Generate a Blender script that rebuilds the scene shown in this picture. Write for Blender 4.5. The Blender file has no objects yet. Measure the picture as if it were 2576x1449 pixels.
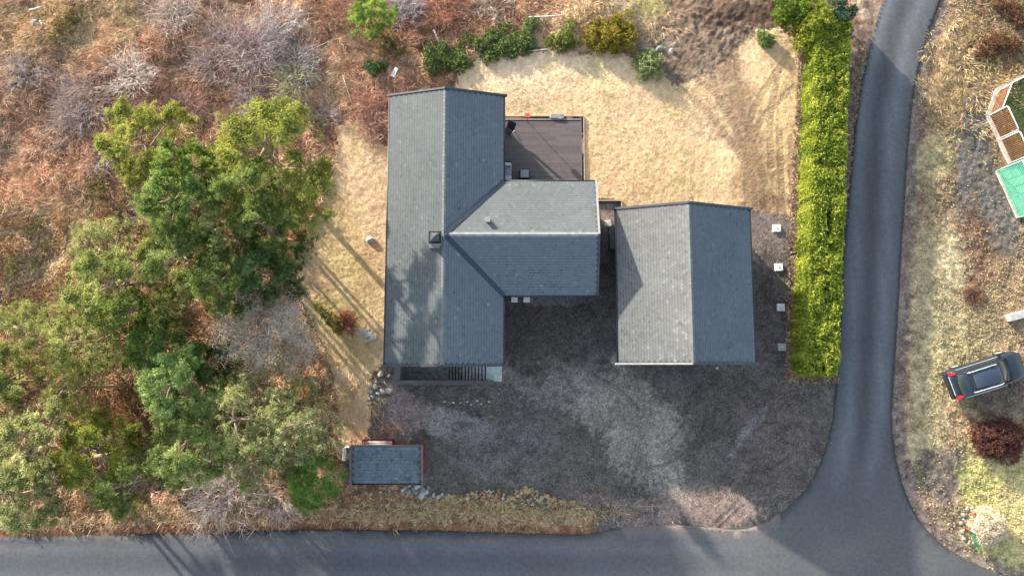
import bpy, bmesh, math, random
import numpy as np
from mathutils import Vector, Matrix
from mathutils.geometry import delaunay_2d_cdt

SC = bpy.context.scene
COL = SC.collection
R = np.random.default_rng(7)
random.seed(7)

# ------------------------------------------------------------------ camera, light, exposure
H, F, TILT = 43.5, 1740.0, math.radians(6.5)      # drone height, focal length (photo units), tilt
cam_d = bpy.data.cameras.new('camera'); cam = bpy.data.objects.new('camera', cam_d); COL.objects.link(cam)
cam_d.sensor_width = 36; cam_d.lens = F * 36 / 2576; cam_d.clip_end = 1000
cam.location = (0, 0, H); cam.rotation_euler = (TILT, 0, 0); SC.camera = cam

SUN_EL, SUN_AZ = math.radians(11.6), math.radians(-42)   # azimuth from +Y, negative = west
w = bpy.data.worlds.new('World'); SC.world = w; w.use_nodes = True
nt = w.node_tree; nt.nodes.clear()
sky = nt.nodes.new('ShaderNodeTexSky'); sky.sky_type = 'NISHITA'; sky.sun_disc = False
sky.sun_elevation = SUN_EL; sky.sun_rotation = SUN_AZ % (2*math.pi)
sky.air_density = 1.0; sky.dust_density = 1.2; sky.ozone_density = 1.0
bg = nt.nodes.new('ShaderNodeBackground'); bg.inputs['Strength'].default_value = 0.15
out = nt.nodes.new('ShaderNodeOutputWorld')
hs = nt.nodes.new('ShaderNodeHueSaturation'); hs.inputs['Saturation'].default_value = .62; nt.links.new(sky.outputs[0], hs.inputs['Color']); nt.links.new(hs.outputs[0], bg.inputs[0]); nt.links.new(bg.outputs[0], out.inputs[0])
sd = bpy.data.lights.new('sun', 'SUN'); sd.energy = 4.3; sd.angle = math.radians(0.9); sd.color = (1.0, 0.88, 0.74)
sun = bpy.data.objects.new('sun', sd); COL.objects.link(sun)
sv = Vector((math.sin(SUN_AZ)*math.cos(SUN_EL), math.cos(SUN_AZ)*math.cos(SUN_EL), math.sin(SUN_EL)))
sun.rotation_euler = sv.to_track_quat('Z', 'Y').to_euler(); sun.location = (-30, 30, 30)
SC.view_settings.view_transform = 'Standard'; SC.view_settings.look = 'None'
SC.view_settings.exposure = 1.92; SC.view_settings.gamma = 1

# ------------------------------------------------------------------ mapping photo <-> world
cT, sT = math.cos(TILT), math.sin(TILT)
def P(x, y, z=0.0):
    a, b = (x-1288)/F, -(y-724.5)/F
    dy, dz = b*cT + sT, b*sT - cT
    k = (H-z)/-dz
    return Vector((a*k, dy*k, z))
def D(X, Y, Z=0.0):      # world -> photo units (numpy)
    q = Z-H
    fy = Y*cT + q*sT; fz = -Y*sT + q*cT
    return 1288+F*X/-fz, 724.5-F*fy/-fz

# ------------------------------------------------------------------ noise
_lat = {}
def vn(x, y, s, seed):
    if seed not in _lat: _lat[seed] = np.random.default_rng(1000+seed).random((256, 256))
    L = _lat[seed]
    u = np.asarray(x, float)/s + 37.3*seed; v = np.asarray(y, float)/s + 11.7*seed
    i = np.floor(u).astype(int); j = np.floor(v).astype(int)
    a = u-i; b = v-j; a = a*a*(3-2*a); b = b*b*(3-2*b)
    i0, j0, i1, j1 = i % 256, j % 256, (i+1) % 256, (j+1) % 256
    return (L[i0, j0]*(1-a)+L[i1, j0]*a)*(1-b)+(L[i0, j1]*(1-a)+L[i1, j1]*a)*b
def fbm(x, y, s, seed, o=4):
    t = 0; A = 1; n = 0
    for k in range(o):
        t = t+A*vn(x, y, s/2**k, seed+k); n += A; A *= .55
    return t/n
def sstep(a, b, x):
    t = np.clip((x-a)/(b-a), 0, 1); return t*t*(3-2*t)
def inpoly(x, y, poly):
    r = np.zeros(np.shape(x), bool); n = len(poly)
    for i in range(n):
        x0, y0 = poly[i]; x1, y1 = poly[(i+1) % n]
        if y0 == y1: continue
        c = ((y0 > y) != (y1 > y)) & (x < (x1-x0)*(y-y0)/(y1-y0)+x0)
        r ^= c
    return r
def pdist(x, y, pts):
    """distance to polyline, arc length of the nearest point, signed side"""
    best = np.full(np.shape(x), 1e9); arc = np.zeros(np.shape(x)); s0 = 0
    for (ax, ay), (bx, by) in zip(pts[:-1], pts[1:]):
        dx, dy = bx-ax, by-ay; L = math.hypot(dx, dy)
        t = np.clip(((x-ax)*dx+(y-ay)*dy)/L**2, 0, 1)
        d = np.hypot(x-ax-t*dx, y-ay-t*dy); m = d < best
        best = np.where(m, d, best); arc = np.where(m, s0+t*L, arc); s0 += L
    return best, arc

# ------------------------------------------------------------------ object helpers
def tag(o, label=None, cat=None, group=None, kind=None):
    if label: o['label'] = label
    if cat: o['category'] = cat
    if group: o['group'] = group
    if kind: o['kind'] = kind
    return o
def thing(name, label, cat, loc=(0, 0, 0), rotz=0, group=None):
    o = bpy.data.objects.new(name, None); COL.objects.link(o); o.empty_display_size = .2
    o.location = loc; o.rotation_euler = (0, 0, rotz); return tag(o, label, cat, group)
WROOT = {}
def wthing(name, label, cat, loc, group=None):
    """a thing whose parts are modelled in world coordinates"""
    o = thing(name, label, cat, loc, 0, group); WROOT[o.name] = Vector(loc); return o
def link(name, me, parent=None):
    o = bpy.data.objects.new(name, me); COL.objects.link(o)
    if parent is not None:
        o.parent = parent
        if parent.name in WROOT: o.matrix_parent_inverse = Matrix.Translation(-WROOT[parent.name])
    return o
def npmesh(name, V, Fc, mat, parent=None, fcol=None, vcol=None, fv=None, smooth=False):
    """V (n,3); Fc (m,k) one face size"""
    V = np.asarray(V, np.float32); Fc = np.asarray(Fc, np.int32)
    me = bpy.data.meshes.new(name); m, k = Fc.shape
    me.vertices.add(len(V)); me.vertices.foreach_set('co', V.ravel())
    me.loops.add(m*k); me.loops.foreach_set('vertex_index', Fc.ravel())
    me.polygons.add(m); me.polygons.foreach_set('loop_start', np.arange(0, m*k, k, dtype=np.int32))
    me.polygons.foreach_set('use_smooth', np.full(m, bool(smooth)))
    me.update(calc_edges=True)
    if fcol is not None:
        a = me.attributes.new('Col', 'FLOAT_COLOR', 'FACE')
        a.data.foreach_set('color', np.c_[fcol, np.ones(m)].astype(np.float32).ravel())
    if vcol is not None:
        a = me.attributes.new('Col', 'FLOAT_COLOR', 'POINT')
        a.data.foreach_set('color', np.c_[vcol, np.ones(len(V))].astype(np.float32).ravel())
    if fv is not None:
        a = me.attributes.new('v', 'FLOAT', 'FACE'); a.data.foreach_set('value', np.asarray(fv, np.float32))
    if mat: me.materials.append(mat)
    return link(name, me, parent)
class MB:
    """collects simple solids into one mesh"""
    def __init__(s): s.bm = bmesh.new()
    def box(s, x0, x1, y0, y1, z0, z1, bev=0, M=None):
        r = bmesh.ops.create_cube(s.bm, size=1)
        vs = r['verts']
        for v in vs: v.co = Vector((x0+(v.co.x+.5)*(x1-x0), y0+(v.co.y+.5)*(y1-y0), z0+(v.co.z+.5)*(z1-z0)))
        if bev:
            es = list({e for v in vs for e in v.link_edges})
            b = bmesh.ops.bevel(s.bm, geom=es, offset=bev, segments=2, affect='EDGES', profile=.5)
            vs = list({v for f in b['faces'] for v in f.verts} | {v for v in vs if v.is_valid})
        if M is not None: bmesh.ops.transform(s.bm, matrix=M, verts=vs)
        return s
    def bar(s, a, b, w, h, up=(0, 0, 1)):
        a, b = Vector(a), Vector(b); d = (b-a); L = d.length; d.normalize(); up = Vector(up)
        sd = d.cross(up)
        if sd.length < 1e-4: sd = Vector((1, 0, 0))
        sd.normalize(); u = sd.cross(d).normalized()
        M = Matrix((( d.x, sd.x, u.x, a.x), (d.y, sd.y, u.y, a.y), (d.z, sd.z, u.z, a.z), (0, 0, 0, 1)))
        return s.box(0, L, -w/2, w/2, -h/2, h/2, M=M)
    def tube(s, pts, rad, n=8, cap=True):
        pts = [Vector(p) for p in pts]
        rad = [float(q) for q in rad] if hasattr(rad, '__len__') else [float(rad)]*len(pts)
        rings = []
        for i, p in enumerate(pts):
            d = (pts[min(i+1, len(pts)-1)]-pts[max(i-1, 0)]).normalized()
            a = d.orthogonal() if i == 0 else (pa - d*pa.dot(d))
            a.normalize(); pa = a; b = d.cross(a)
            rings.append([s.bm.verts.new(p+rad[i]*(a*math.cos(2*math.pi*k/n)+b*math.sin(2*math.pi*k/n))) for k in range(n)])
        for r0, r1 in zip(rings[:-1], rings[1:]):
            for k in range(n): s.bm.faces.new((r0[k], r0[(k+1) % n], r1[(k+1) % n], r1[k])).smooth = True
        if cap: s.bm.faces.new(rings[0][::-1]); s.bm.faces.new(rings[-1])
        return s
    def poly(s, pts, thick):
        """polygon slab: top at the points, extruded down by thick"""
        t = [s.bm.verts.new(p) for p in pts]; b = [s.bm.verts.new(Vector(p)-Vector((0, 0, thick))) for p in pts]
        s.bm.faces.new(t); s.bm.faces.new(b[::-1]); n = len(t)
        for i in range(n): s.bm.faces.new((t[i], b[i], b[(i+1) % n], t[(i+1) % n]))
        return s
    def build(s, name, mat, parent=None, smooth=False):
        bmesh.ops.recalc_face_normals(s.bm, faces=s.bm.faces)
        me = bpy.data.meshes.new(name); s.bm.to_mesh(me); s.bm.free()
        if smooth:
            for p in me.polygons: p.use_smooth = True
        me.materials.append(mat); return link(name, me, parent)
def copy_tree(o, parent=None):
    c = o.copy(); COL.objects.link(c); c.parent = parent
    for ch in [q for q in COL.objects if q.parent == o]: copy_tree(ch, c)
    return c

# ------------------------------------------------------------------ materials
def newmat(name):
    m = bpy.data.materials.new(name); m.use_nodes = True; n = m.node_tree
    return m, n, n.nodes['Principled BSDF'], n.links
def mat_plain(name, col, rough=.7, var=.25, scale=6, bump=.15, metal=0, spec=.3, coat=0):
    m, n, b, l = newmat(name)
    tc = n.nodes.new('ShaderNodeTexCoord'); nz = n.nodes.new('ShaderNodeTexNoise'); nz.inputs['Scale'].default_value = scale
    nz.inputs['Detail'].default_value = 6; l.new(tc.outputs['Object'], nz.inputs['Vector'])
    mr = n.nodes.new('ShaderNodeMapRange'); mr.inputs[1].default_value = .3; mr.inputs[2].default_value = .7
    mr.inputs[3].default_value = 1-var; mr.inputs[4].default_value = 1+var; l.new(nz.outputs[0], mr.inputs[0])
    mx = n.nodes.new('ShaderNodeVectorMath'); mx.operation = 'SCALE'; mx.inputs[0].default_value = col
    l.new(mr.outputs[0], mx.inputs['Scale']); l.new(mx.outputs[0], b.inputs['Base Color'])
    b.inputs['Roughness'].default_value = rough; b.inputs['Metallic'].default_value = metal
    b.inputs['Specular IOR Level'].default_value = spec; b.inputs['Coat Weight'].default_value = coat
    if bump:
        bp = n.nodes.new('ShaderNodeBump'); bp.inputs['Strength'].default_value = bump; bp.inputs['Distance'].default_value = .02
        l.new(nz.outputs[0], bp.inputs['Height']); l.new(bp.outputs[0], b.inputs['Normal'])
    return m
def mat_ground(name, s1=9, s2=30, con=.55, bump=.5, dist=.05, rough=.95, spec=.1, vor=0):
    m, n, b, l = newmat(name)
    at = n.nodes.new('ShaderNodeAttribute'); at.attribute_name = 'Col'
    tc = n.nodes.new('ShaderNodeTexCoord')
    a = n.nodes.new('ShaderNodeTexNoise'); a.inputs['Scale'].default_value = s1; a.inputs['Detail'].default_value = 5; a.inputs['Roughness'].default_value = .65
    c = n.nodes.new('ShaderNodeTexNoise'); c.inputs['Scale'].default_value = s2; c.inputs['Detail'].default_value = 3
    for q in (a, c): l.new(tc.outputs['Object'], q.inputs['Vector'])
    ad = n.nodes.new('ShaderNodeMath'); ad.operation = 'ADD'; l.new(a.outputs[0], ad.inputs[0]); l.new(c.outputs[0], ad.inputs[1])
    mr = n.nodes.new('ShaderNodeMapRange'); mr.inputs[1].default_value = .7; mr.inputs[2].default_value = 1.3
    mr.inputs[3].default_value = 1-con; mr.inputs[4].default_value = 1+con; l.new(ad.outputs[0], mr.inputs[0])
    mx = n.nodes.new('ShaderNodeVectorMath'); mx.operation = 'SCALE'; l.new(at.outputs['Color'], mx.inputs[0])
    l.new(mr.outputs[0], mx.inputs['Scale']); src = mx.outputs[0]
    if vor:
        v = n.nodes.new('ShaderNodeTexVoronoi'); v.inputs['Scale'].default_value = vor; l.new(tc.outputs['Object'], v.inputs['Vector'])
        vm = n.nodes.new('ShaderNodeMapRange'); l.new(v.outputs['Color'], vm.inputs[0])
        vm.inputs[3].default_value = .65; vm.inputs[4].default_value = 1.4
        m2 = n.nodes.new('ShaderNodeVectorMath'); m2.operation = 'SCALE'; l.new(src, m2.inputs[0]); l.new(vm.outputs[0], m2.inputs['Scale']); src = m2.outputs[0]
    l.new(src, b.inputs['Base Color'])
    b.inputs['Roughness'].default_value = rough; b.inputs['Specular IOR Level'].default_value = spec
    bp = n.nodes.new('ShaderNodeBump'); bp.inputs['Strength'].default_value = bump; bp.inputs['Distance'].default_value = dist
    l.new(ad.outputs[0], bp.inputs['Height']); l.new(bp.outputs[0], b.inputs['Normal'])
    return m
def mat_col(name, rough=.9, transl=0.0, spec=.1):
    """colour straight from the per-face colour attribute times the object colour"""
    m, n, b, l = newmat(name)
    at = n.nodes.new('ShaderNodeAttribute'); at.attribute_name = 'Col'
    oi = n.nodes.new('ShaderNodeObjectInfo'); mu = n.nodes.new('ShaderNodeVectorMath'); mu.operation = 'MULTIPLY'
    l.new(at.outputs['Color'], mu.inputs[0]); l.new(oi.outputs['Color'], mu.inputs[1])
    l.new(mu.outputs[0], b.inputs['Base Color']); b.inputs['Roughness'].default_value = rough; b.inputs['Specular IOR Level'].default_value = spec
    if transl:
        t = n.nodes.new('ShaderNodeBsdfTranslucent'); l.new(mu.outputs[0], t.inputs[0])
        mi = n.nodes.new('ShaderNodeMixShader'); mi.inputs[0].default_value = transl
        o = n.nodes['Material Output']; l.new(b.outputs[0], mi.inputs[1]); l.new(t.outputs[0], mi.inputs[2]); l.new(mi.outputs[0], o.inputs[0])
    return m
M_ground = mat_ground('wild_ground', 7, 26, .55, .8, .08)
M_lawn = mat_ground('dry_lawn', 10, 26, .28, .55, .035)
M_gravel = mat_ground('gravel', 12, 26, .75, .7, .035, vor=12)
M_road = mat_ground('asphalt', 4, 17, .24, .15, .01, rough=.85, spec=.25)
M_strand = mat_col('dry_stems', .9, .15)
M_leaf = mat_col('leaves', .75, .38, .2)
M_tile = mat_col('roof_shingle', .8, 0, .25)
M_bark = mat_plain('bark', (.25, .18, .13), .9, .45, 5, .6)
M_barkg = mat_plain('grey_bark', (.32, .28, .25), .9, .35, 5, .5)
M_black = mat_plain('black_metal', (.02, .022, .026), .45, .2, 3, .05)
M_fascia = mat_plain('dark_fascia', (.05, .055, .065), .5, .2, 3, .05)
M_fasl = mat_plain('light_fascia', (.25, .25, .25), .5, .15, 3, .05)
M_wall = mat_plain('stained_cladding', (.05, .035, .03), .8, .3, 4, .3)
M_under = mat_plain('roof_underlay', (.06, .07, .08), .9, .2, 4, .1)
M_red = mat_plain('red_paint', (.22, .03, .028), .6, .3, 6, .2)
M_white = mat_plain('white_plastic', (.75, .76, .78), .4, .06, 2, .03)
M_conc = mat_plain('concrete', (.62, .66, .62), .9, .3, 5, .4)
M_concd = mat_plain('dark_concrete', (.40, .44, .40), .9, .45, 4, .4)  # darker concrete for the landing and the lower steps
M_stone = mat_plain('stone', (.21, .21, .20), .9, .35, 4, .5)
M_steel = mat_plain('galvanised_steel', (.52, .54, .56), .4, .1, 8, .03, metal=.4)
M_glass = mat_plain('window_glass', (.03, .045, .05), .08, .1, 2, 0, spec=.6)

# ------------------------------------------------------------------ ground colour, all painted in place
ROADL = [(-900, 1362), (0, 1352), (200, 1345), (500, 1340), (700, 1333), (830, 1330), (1000, 1334), (1200, 1337), (1380, 1342), (1480, 1345), (1520, 1332), (1600, 1322), (1700, 1320), (1780, 1325), (1860, 1335), (1925, 1318),
         (1990, 1270), (2040, 1215), (2070, 1150), (2090, 1080), (2100, 1000), (2106, 900), (2112, 800), (2120, 650), (2135, 480), (2150, 330), (2163, 230), (2180, 150), (2197, 80), (2222, 0), (2262, -90), (2330, -200), (2420, -330)]
ROADR = [(2590, -330), (2480, -200), (2405, -90), (2366, 0), (2345, 60), (2325, 120), (2305, 200), (2293, 280), (2288, 340), (2281, 420), (2275, 520), (2268, 620), (2262, 750), (2255, 850), (2248, 950), (2243, 1050), (2246, 1100), (2255, 1160),
         (2270, 1220), (2290, 1270), (2320, 1320), (2370, 1370), (2430, 1408), (2500, 1437), (2560, 1458), (2700, 1500), (3300, 1560), (3300, 1720), (2500, 1640), (1500, 1530), (800, 1525), (0, 1535), (-900, 1550)]
ROAD = ROADL+ROADR
GRAVEL = [(1495, 500), (1566, 502), (1566, 530), (1700, 545), (1888, 527), (1940, 535), (1998, 540), (1990, 740), (1985, 945), (2104, 955), (2104, 1080), (2080, 1150), (2052, 1215), (2000, 1275), (1935, 1330), (1860, 1345), (1700, 1335), (1600, 1335), (1505, 1345),
          (1502, 1295), (1420, 1262), (1330, 1262), (1150, 1252), (1062, 1245), (1050, 1200), (928, 1112), (925, 1010), (935, 935), (1000, 900), (1200, 900), (1200, 700), (1490, 700)]
LAWN = [(850, 330), (905, 300), (975, 370), (1100, 380), (1150, 200), (1165, 160), (1300, 140), (1380, 128), (1450, 138), (1560, 132), (1620, 165), (1700, 215), (1800, 190), (1850, 120), (1900, 80), (1960, 70), (2030, 130), (2020, 400), (2003, 560),
        (1888, 527), (1566, 530), (1566, 502), (1495, 500), (1300, 600), (1100, 700), (1010, 700), (1000, 900), (935, 935), (926, 1000), (926, 1105), (860, 1110), (850, 1010), (830, 900), (760, 760), (745, 640), (790, 560), (840, 450)]
# (x, y, rx, ry, rot, colour, opacity)
BLOBS = [
 # wild hillside: straw, rust, violet-brown
 (100, 60, 260, 90, -20, (.30, .22, .11), .8), (90, 620, 190, 90, -40, (.40, .31, .19), .9), (60, 480, 120, 50, -25, (.24, .14, .08), .5), (420, 190, 420, 120, -12, (.20, .11, .07), .6),
 (300, 60, 120, 50, -20, (.40, .30, .17), .6), (700, 200, 150, 90, 0, (.20, .12, .08), .6), (830, 240, 110, 60, 25, (.33, .25, .16), .7), (1050, 60, 140, 60, 0, (.20, .09, .05), .7), (1250, 40, 200, 50, 0, (.26, .13, .08), .7),
 (960, 240, 70, 40, -25, (.22, .12, .07), .6), (150, 400, 200, 60, -30, (.26, .14, .08), .7), (280, 480, 120, 50, -20, (.34, .22, .13), .6), (1540, 40, 180, 60, -10, (.42, .33, .20), .9), (1640, 20, 60, 30, 0, (.30, .30, .10), .7),
 (1100, 190, 80, 30, 0, (.20, .12, .07), .7), (920, 280, 60, 50, 0, (.24, .14, .10), .7),
 # forest floor
 (420, 900, 470, 300, 20, (.15, .10, .05), .75), (560, 640, 260, 150, 30, (.13, .09, .045), .7), (200, 1080, 260, 120, 10, (.12, .06, .035), .6), (420, 790, 60, 50, 0, (.28, .17, .08), .7),
 (750, 960, 100, 80, 0, (.28, .20, .11), .7), (880, 960, 60, 120, 0, (.36, .25, .14), .7),
 # bottom verge
 (600, 1290, 900, 36, -1, (.27, .17, .10), .9), (1200, 1300, 330, 34, 1, (.31, .21, .125), .9), (1330, 1255, 90, 30, -5, (.22, .22, .06), .7), (1360, 1270, 100, 10, 4, (.07, .07, .08), .8), (1430, 1285, 60, 8, 4, (.07, .07, .08), .8),
 # soil heap north
 (1790, 80, 150, 120, 10, (.19, .135, .098), 1), (1880, 20, 160, 50, 0, (.09, .06, .045), 1), (1780, -5, 160, 24, 0, (.16, .11, .075), 1), (1650, 110, 50, 45, 0, (.19, .15, .125), .9), (1710, 190, 60, 30, 0, (.15, .115, .08), .7),
 # east side of the road
 (2450, 300, 220, 420, 0, (.20, .13, .085), .9), (2420, 150, 110, 140, 0, (.36, .25, .13), .8), (2480, 130, 90, 50, 0, (.11, .055, .03), .7), (2500, 30, 70, 40, 0, (.12, .07, .04), .7), (2350, 400, 60, 60, 0, (.42, .36, .19), .8),
 (2440, 620, 110, 130, 0, (.13, .075, .05), .8), (2360, 750, 80, 220, 0, (.48, .40, .25), .85), (2400, 900, 110, 120, 0, (.36, .31, .17), .8), (2520, 760, 80, 100, 0, (.30, .22, .13), .6), (2540, 1010, 90, 60, 0, (.12, .10, .09), .8),
 (2330, 1080, 60, 120, 0, (.46, .39, .23), .8), (2520, 1280, 120, 200, 0, (.52, .44, .20), .95), (2440, 1180, 40, 60, 0, (.36, .36, .12), .6), (2370, 1190, 70, 70, -30, (.125, .108, .095), .95), (2400, 1300, 60, 40, 30, (.17, .13, .11), .8),
 (2550, 1400, 60, 60, 0, (.42, .38, .16), .6), (2460, 1225, 50, 60, 0, (.30, .33, .08), .6),
 (2450, 380, 38, 150, 12, (.11, .105, .10), .95), (2510, 520, 45, 120, -20, (.12, .11, .10), .95), (2470, 290, 40, 40, 0, (.12, .11, .11), .9),
]
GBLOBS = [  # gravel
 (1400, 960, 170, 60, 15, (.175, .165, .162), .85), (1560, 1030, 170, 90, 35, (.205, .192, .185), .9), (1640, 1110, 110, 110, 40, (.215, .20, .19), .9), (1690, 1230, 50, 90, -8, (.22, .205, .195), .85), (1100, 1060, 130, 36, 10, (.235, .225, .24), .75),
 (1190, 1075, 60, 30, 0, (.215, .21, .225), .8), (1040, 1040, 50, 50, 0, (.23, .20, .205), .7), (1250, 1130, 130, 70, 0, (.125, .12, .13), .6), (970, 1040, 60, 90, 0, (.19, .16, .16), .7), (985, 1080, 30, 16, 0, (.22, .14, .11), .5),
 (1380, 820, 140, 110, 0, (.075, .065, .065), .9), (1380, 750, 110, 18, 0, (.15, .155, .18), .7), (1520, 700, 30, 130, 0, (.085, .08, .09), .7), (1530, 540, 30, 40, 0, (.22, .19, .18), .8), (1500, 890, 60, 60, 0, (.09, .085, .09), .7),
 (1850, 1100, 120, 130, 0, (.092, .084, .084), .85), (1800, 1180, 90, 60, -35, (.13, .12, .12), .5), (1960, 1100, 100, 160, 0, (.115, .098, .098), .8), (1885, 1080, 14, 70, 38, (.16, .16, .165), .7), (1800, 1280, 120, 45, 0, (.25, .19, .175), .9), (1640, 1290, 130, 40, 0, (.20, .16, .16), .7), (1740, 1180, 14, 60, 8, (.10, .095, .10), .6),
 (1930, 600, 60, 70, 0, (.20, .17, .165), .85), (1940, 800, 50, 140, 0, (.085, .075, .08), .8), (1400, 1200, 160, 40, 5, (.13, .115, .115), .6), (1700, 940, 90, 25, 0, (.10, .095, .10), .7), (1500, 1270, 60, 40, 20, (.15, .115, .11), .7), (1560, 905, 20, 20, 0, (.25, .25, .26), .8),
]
LBLOBS = [  # lawn
 (1350, 180, 260, 50, 0, (.62, .50, .33), .8), (1500, 300, 200, 120, 0, (.52, .38, .215), .6), (1640, 420, 220, 90, 0, (.53, .385, .205), .7), (1760, 260, 90, 70, 20, (.43, .31, .165), .5), (1950, 300, 80, 180, 5, (.47, .345, .175), .7), (1900, 90, 50, 40, 0, (.52, .42, .25), .6),
 (1850, 240, 44, 140, -12, (.20, .135, .085), .85), (1905, 440, 52, 120, -6, (.21, .14, .085), .85), (1820, 330, 50, 26, 40, (.17, .12, .09), .5), (1770, 170, 60, 40, 40, (.17, .13, .10), .6), (1950, 510, 70, 16, 0, (.17, .11, .075), .8), (1860, 480, 30, 60, 0, (.3, .21, .12), .5),
 (860, 600, 60, 180, -25, (.40, .33, .14), .5), (900, 740, 60, 120, -10, (.42, .33, .16), .6), (930, 660, 40, 60, 0, (.42, .29, .16), .6), (800, 720, 50, 60, 0, (.36, .26, .15), .6), (890, 880, 60, 60, 0, (.37, .29, .13), .6), (900, 1060, 50, 80, 0, (.48, .35, .20), .6), (830, 780, 40, 40, 0, (.33, .31, .11), .5),
]
def blobs(C, x, y, B, soft=.25):
    wx = (fbm(x, y, 60, 21)-.5); wy = (fbm(x, y, 14, 31)-.5)+.8*(fbm(x, y, 5, 36, 2)-.5)
    for cx, cy, rx, ry, a, col, op in B:
        m = (np.abs(x-cx) < 3*max(rx, ry)) & (np.abs(y-cy) < 3*max(rx, ry))
        if not m.any(): continue
        X, Y = x[m]-cx, y[m]-cy; a = math.radians(a); c, s = math.cos(a), math.sin(a)
        r = np.hypot((X*c+Y*s)/rx, (-X*s+Y*c)/ry) + 1.0*wx[m] + .7*wy[m]
        k = op*sstep(1+soft, 1-soft, r)[:, None]
        C[m] = C[m]*(1-k)+np.array(col)*k
    return C
TRACKS = [[(1790, 120), (1800, 240), (1855, 330), (1895, 420), (1900, 540)], [(1850, 110), (1860, 230), (1885, 340), (1925, 440), (1935, 540)], [(1990, 130), (1900, 260), (1880, 330), (1880, 520)], [(2000, 220), (1940, 270), (1900, 330)],
          [(1660, 190), (1760, 260), (1830, 340), (1890, 440)], [(1700, 170), (1800, 230), (1850, 300)], [(1960, 330), (1968, 520)], [(1990, 350), (1995, 510)], [(1960, 180), (1935, 300), (1940, 420)]]
GTRACKS = [[(1480, 935), (1560, 975), (1610, 1030)], [(1640, 1125), (1685, 1109), (1723, 1064), (1733, 1020)], [(1600, 1178), (1674, 1170), (1725, 1138), (1765, 1085), (1778, 1040)], [(1800, 1130), (1835, 1175), (1880, 1190), (1935, 1182), (1985, 1145)], [(1790, 1325), (1850, 1270)], [(1806, 1330), (1868, 1272)], [(1640, 1190), (1655, 1240), (1650, 1300)], [(1700, 1165), (1715, 1230)]]
def zones(x, y):
    jx = x+26*(fbm(x, y, 22, 3)-.5)+14*(vn(x, y, 5, 9)-.5); jy = y+26*(fbm(x, y, 22, 4)-.5)+14*(vn(x, y, 5, 12)-.5)
    # straight built edges keep straight
    hard = ((x > 1440) & (x < 1900) & (y > 480) & (y < 560)) | ((x > 1080) & (x < 1300) & (y > 600))
    jx = np.where(hard, x, jx); jy = np.where(hard, y, jy)
    g = inpoly(jx, jy, GRAVEL); l = inpoly(jx, jy, LAWN) & ~g
    return g, l
def mixc(C, m, col):
    m = np.clip(m, 0, 1)[:, None]; return C*(1-m)+np.array(col)*m
def colour_wild(x, y):
    n1 = fbm(x, y, 120, 41); n2 = fbm(x+y*.6, (y-x*.3)*2.4, 40, 51); n3 = fbm(x, y, 13, 61, 3)
    C = np.zeros((len(x), 3))+np.array((.22, .135, .085))
    C = C*1.25; C = mixc(C, sstep(.45, .62, n2), (.46, .32, .20)); C = mixc(C, sstep(.5, .3, n2)*.7, (.18, .08, .05)); C = mixc(C, sstep(.52, .68, n1)*.5, (.22, .18, .16))
    C = blobs(C, x, y, BLOBS, .35)*1.12
    # east side near the road: mauve grit; fine pale/dark speckle
    d = pdist(x, y, ROADR[:31])[0]; e = x > 2200
    C = mixc(C, np.where(e, sstep(46, 20, d+24*(n3-.5)), 0)*.9, (.19, .152, .132))
    d2 = pdist(x, y, ROADL)[0]
    C = mixc(C, np.where((x < 1560), sstep(36, 12, d2+40*(n3-.5)), 0)*.85, (.24, .115, .065)); C = mixc(C, np.where((x > 1560) & (x < 2200), sstep(40, 24, d2+16*(n3-.5)), 0)*.8, (.20, .145, .12))
    C *= (.25+1.3*n3)[:, None]
    return C
def colour_lawn(x, y):
    n1 = fbm(x, y, 50, 71); n3 = fbm(x, y, 9, 81, 3)
    C = np.zeros((len(x), 3))+np.array((.56, .42, .262)); C = blobs(C, x, y, LBLOBS, .6)*np.array((1.10, 1.06, 1.07))
    C = mixc(C, sstep(.55, .75, n1)*.4, (.42, .37, .17)); C *= (.70+.60*n3)[:, None]
    return C
def smoothp(p, it=2):
    for _ in range(it):
        q = [p[0]]
        for a, b in zip(p[:-1], p[1:]): q += [(a[0]*.75+b[0]*.25, a[1]*.75+b[1]*.25), (a[0]*.25+b[0]*.75, a[1]*.25+b[1]*.75)]
        p = q+[p[-1]]
    return p
def tread(x, y, T, wid, gauge=0):
    m = np.zeros(len(x)); t = np.zeros(len(x))
    for k, p in enumerate(T):
        d, a = pdist(x, y, smoothp(p, 3)); k1 = sstep(wid, wid*.6, d)
        m = np.maximum(m, k1*(.6+.4*vn(a, d*0, 40, 90+k))); t = np.where(k1 > .3, np.sin(a*2*math.pi/8.0+d*.45), t)
    return m, t
def colour_gravel(x, y):
    n1 = fbm(x, y, 45, 101); n3 = fbm(x, y, 9, 111, 3)
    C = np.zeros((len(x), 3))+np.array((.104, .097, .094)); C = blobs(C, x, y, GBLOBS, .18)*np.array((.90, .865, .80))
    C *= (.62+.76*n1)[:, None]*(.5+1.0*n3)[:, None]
    return C

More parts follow.
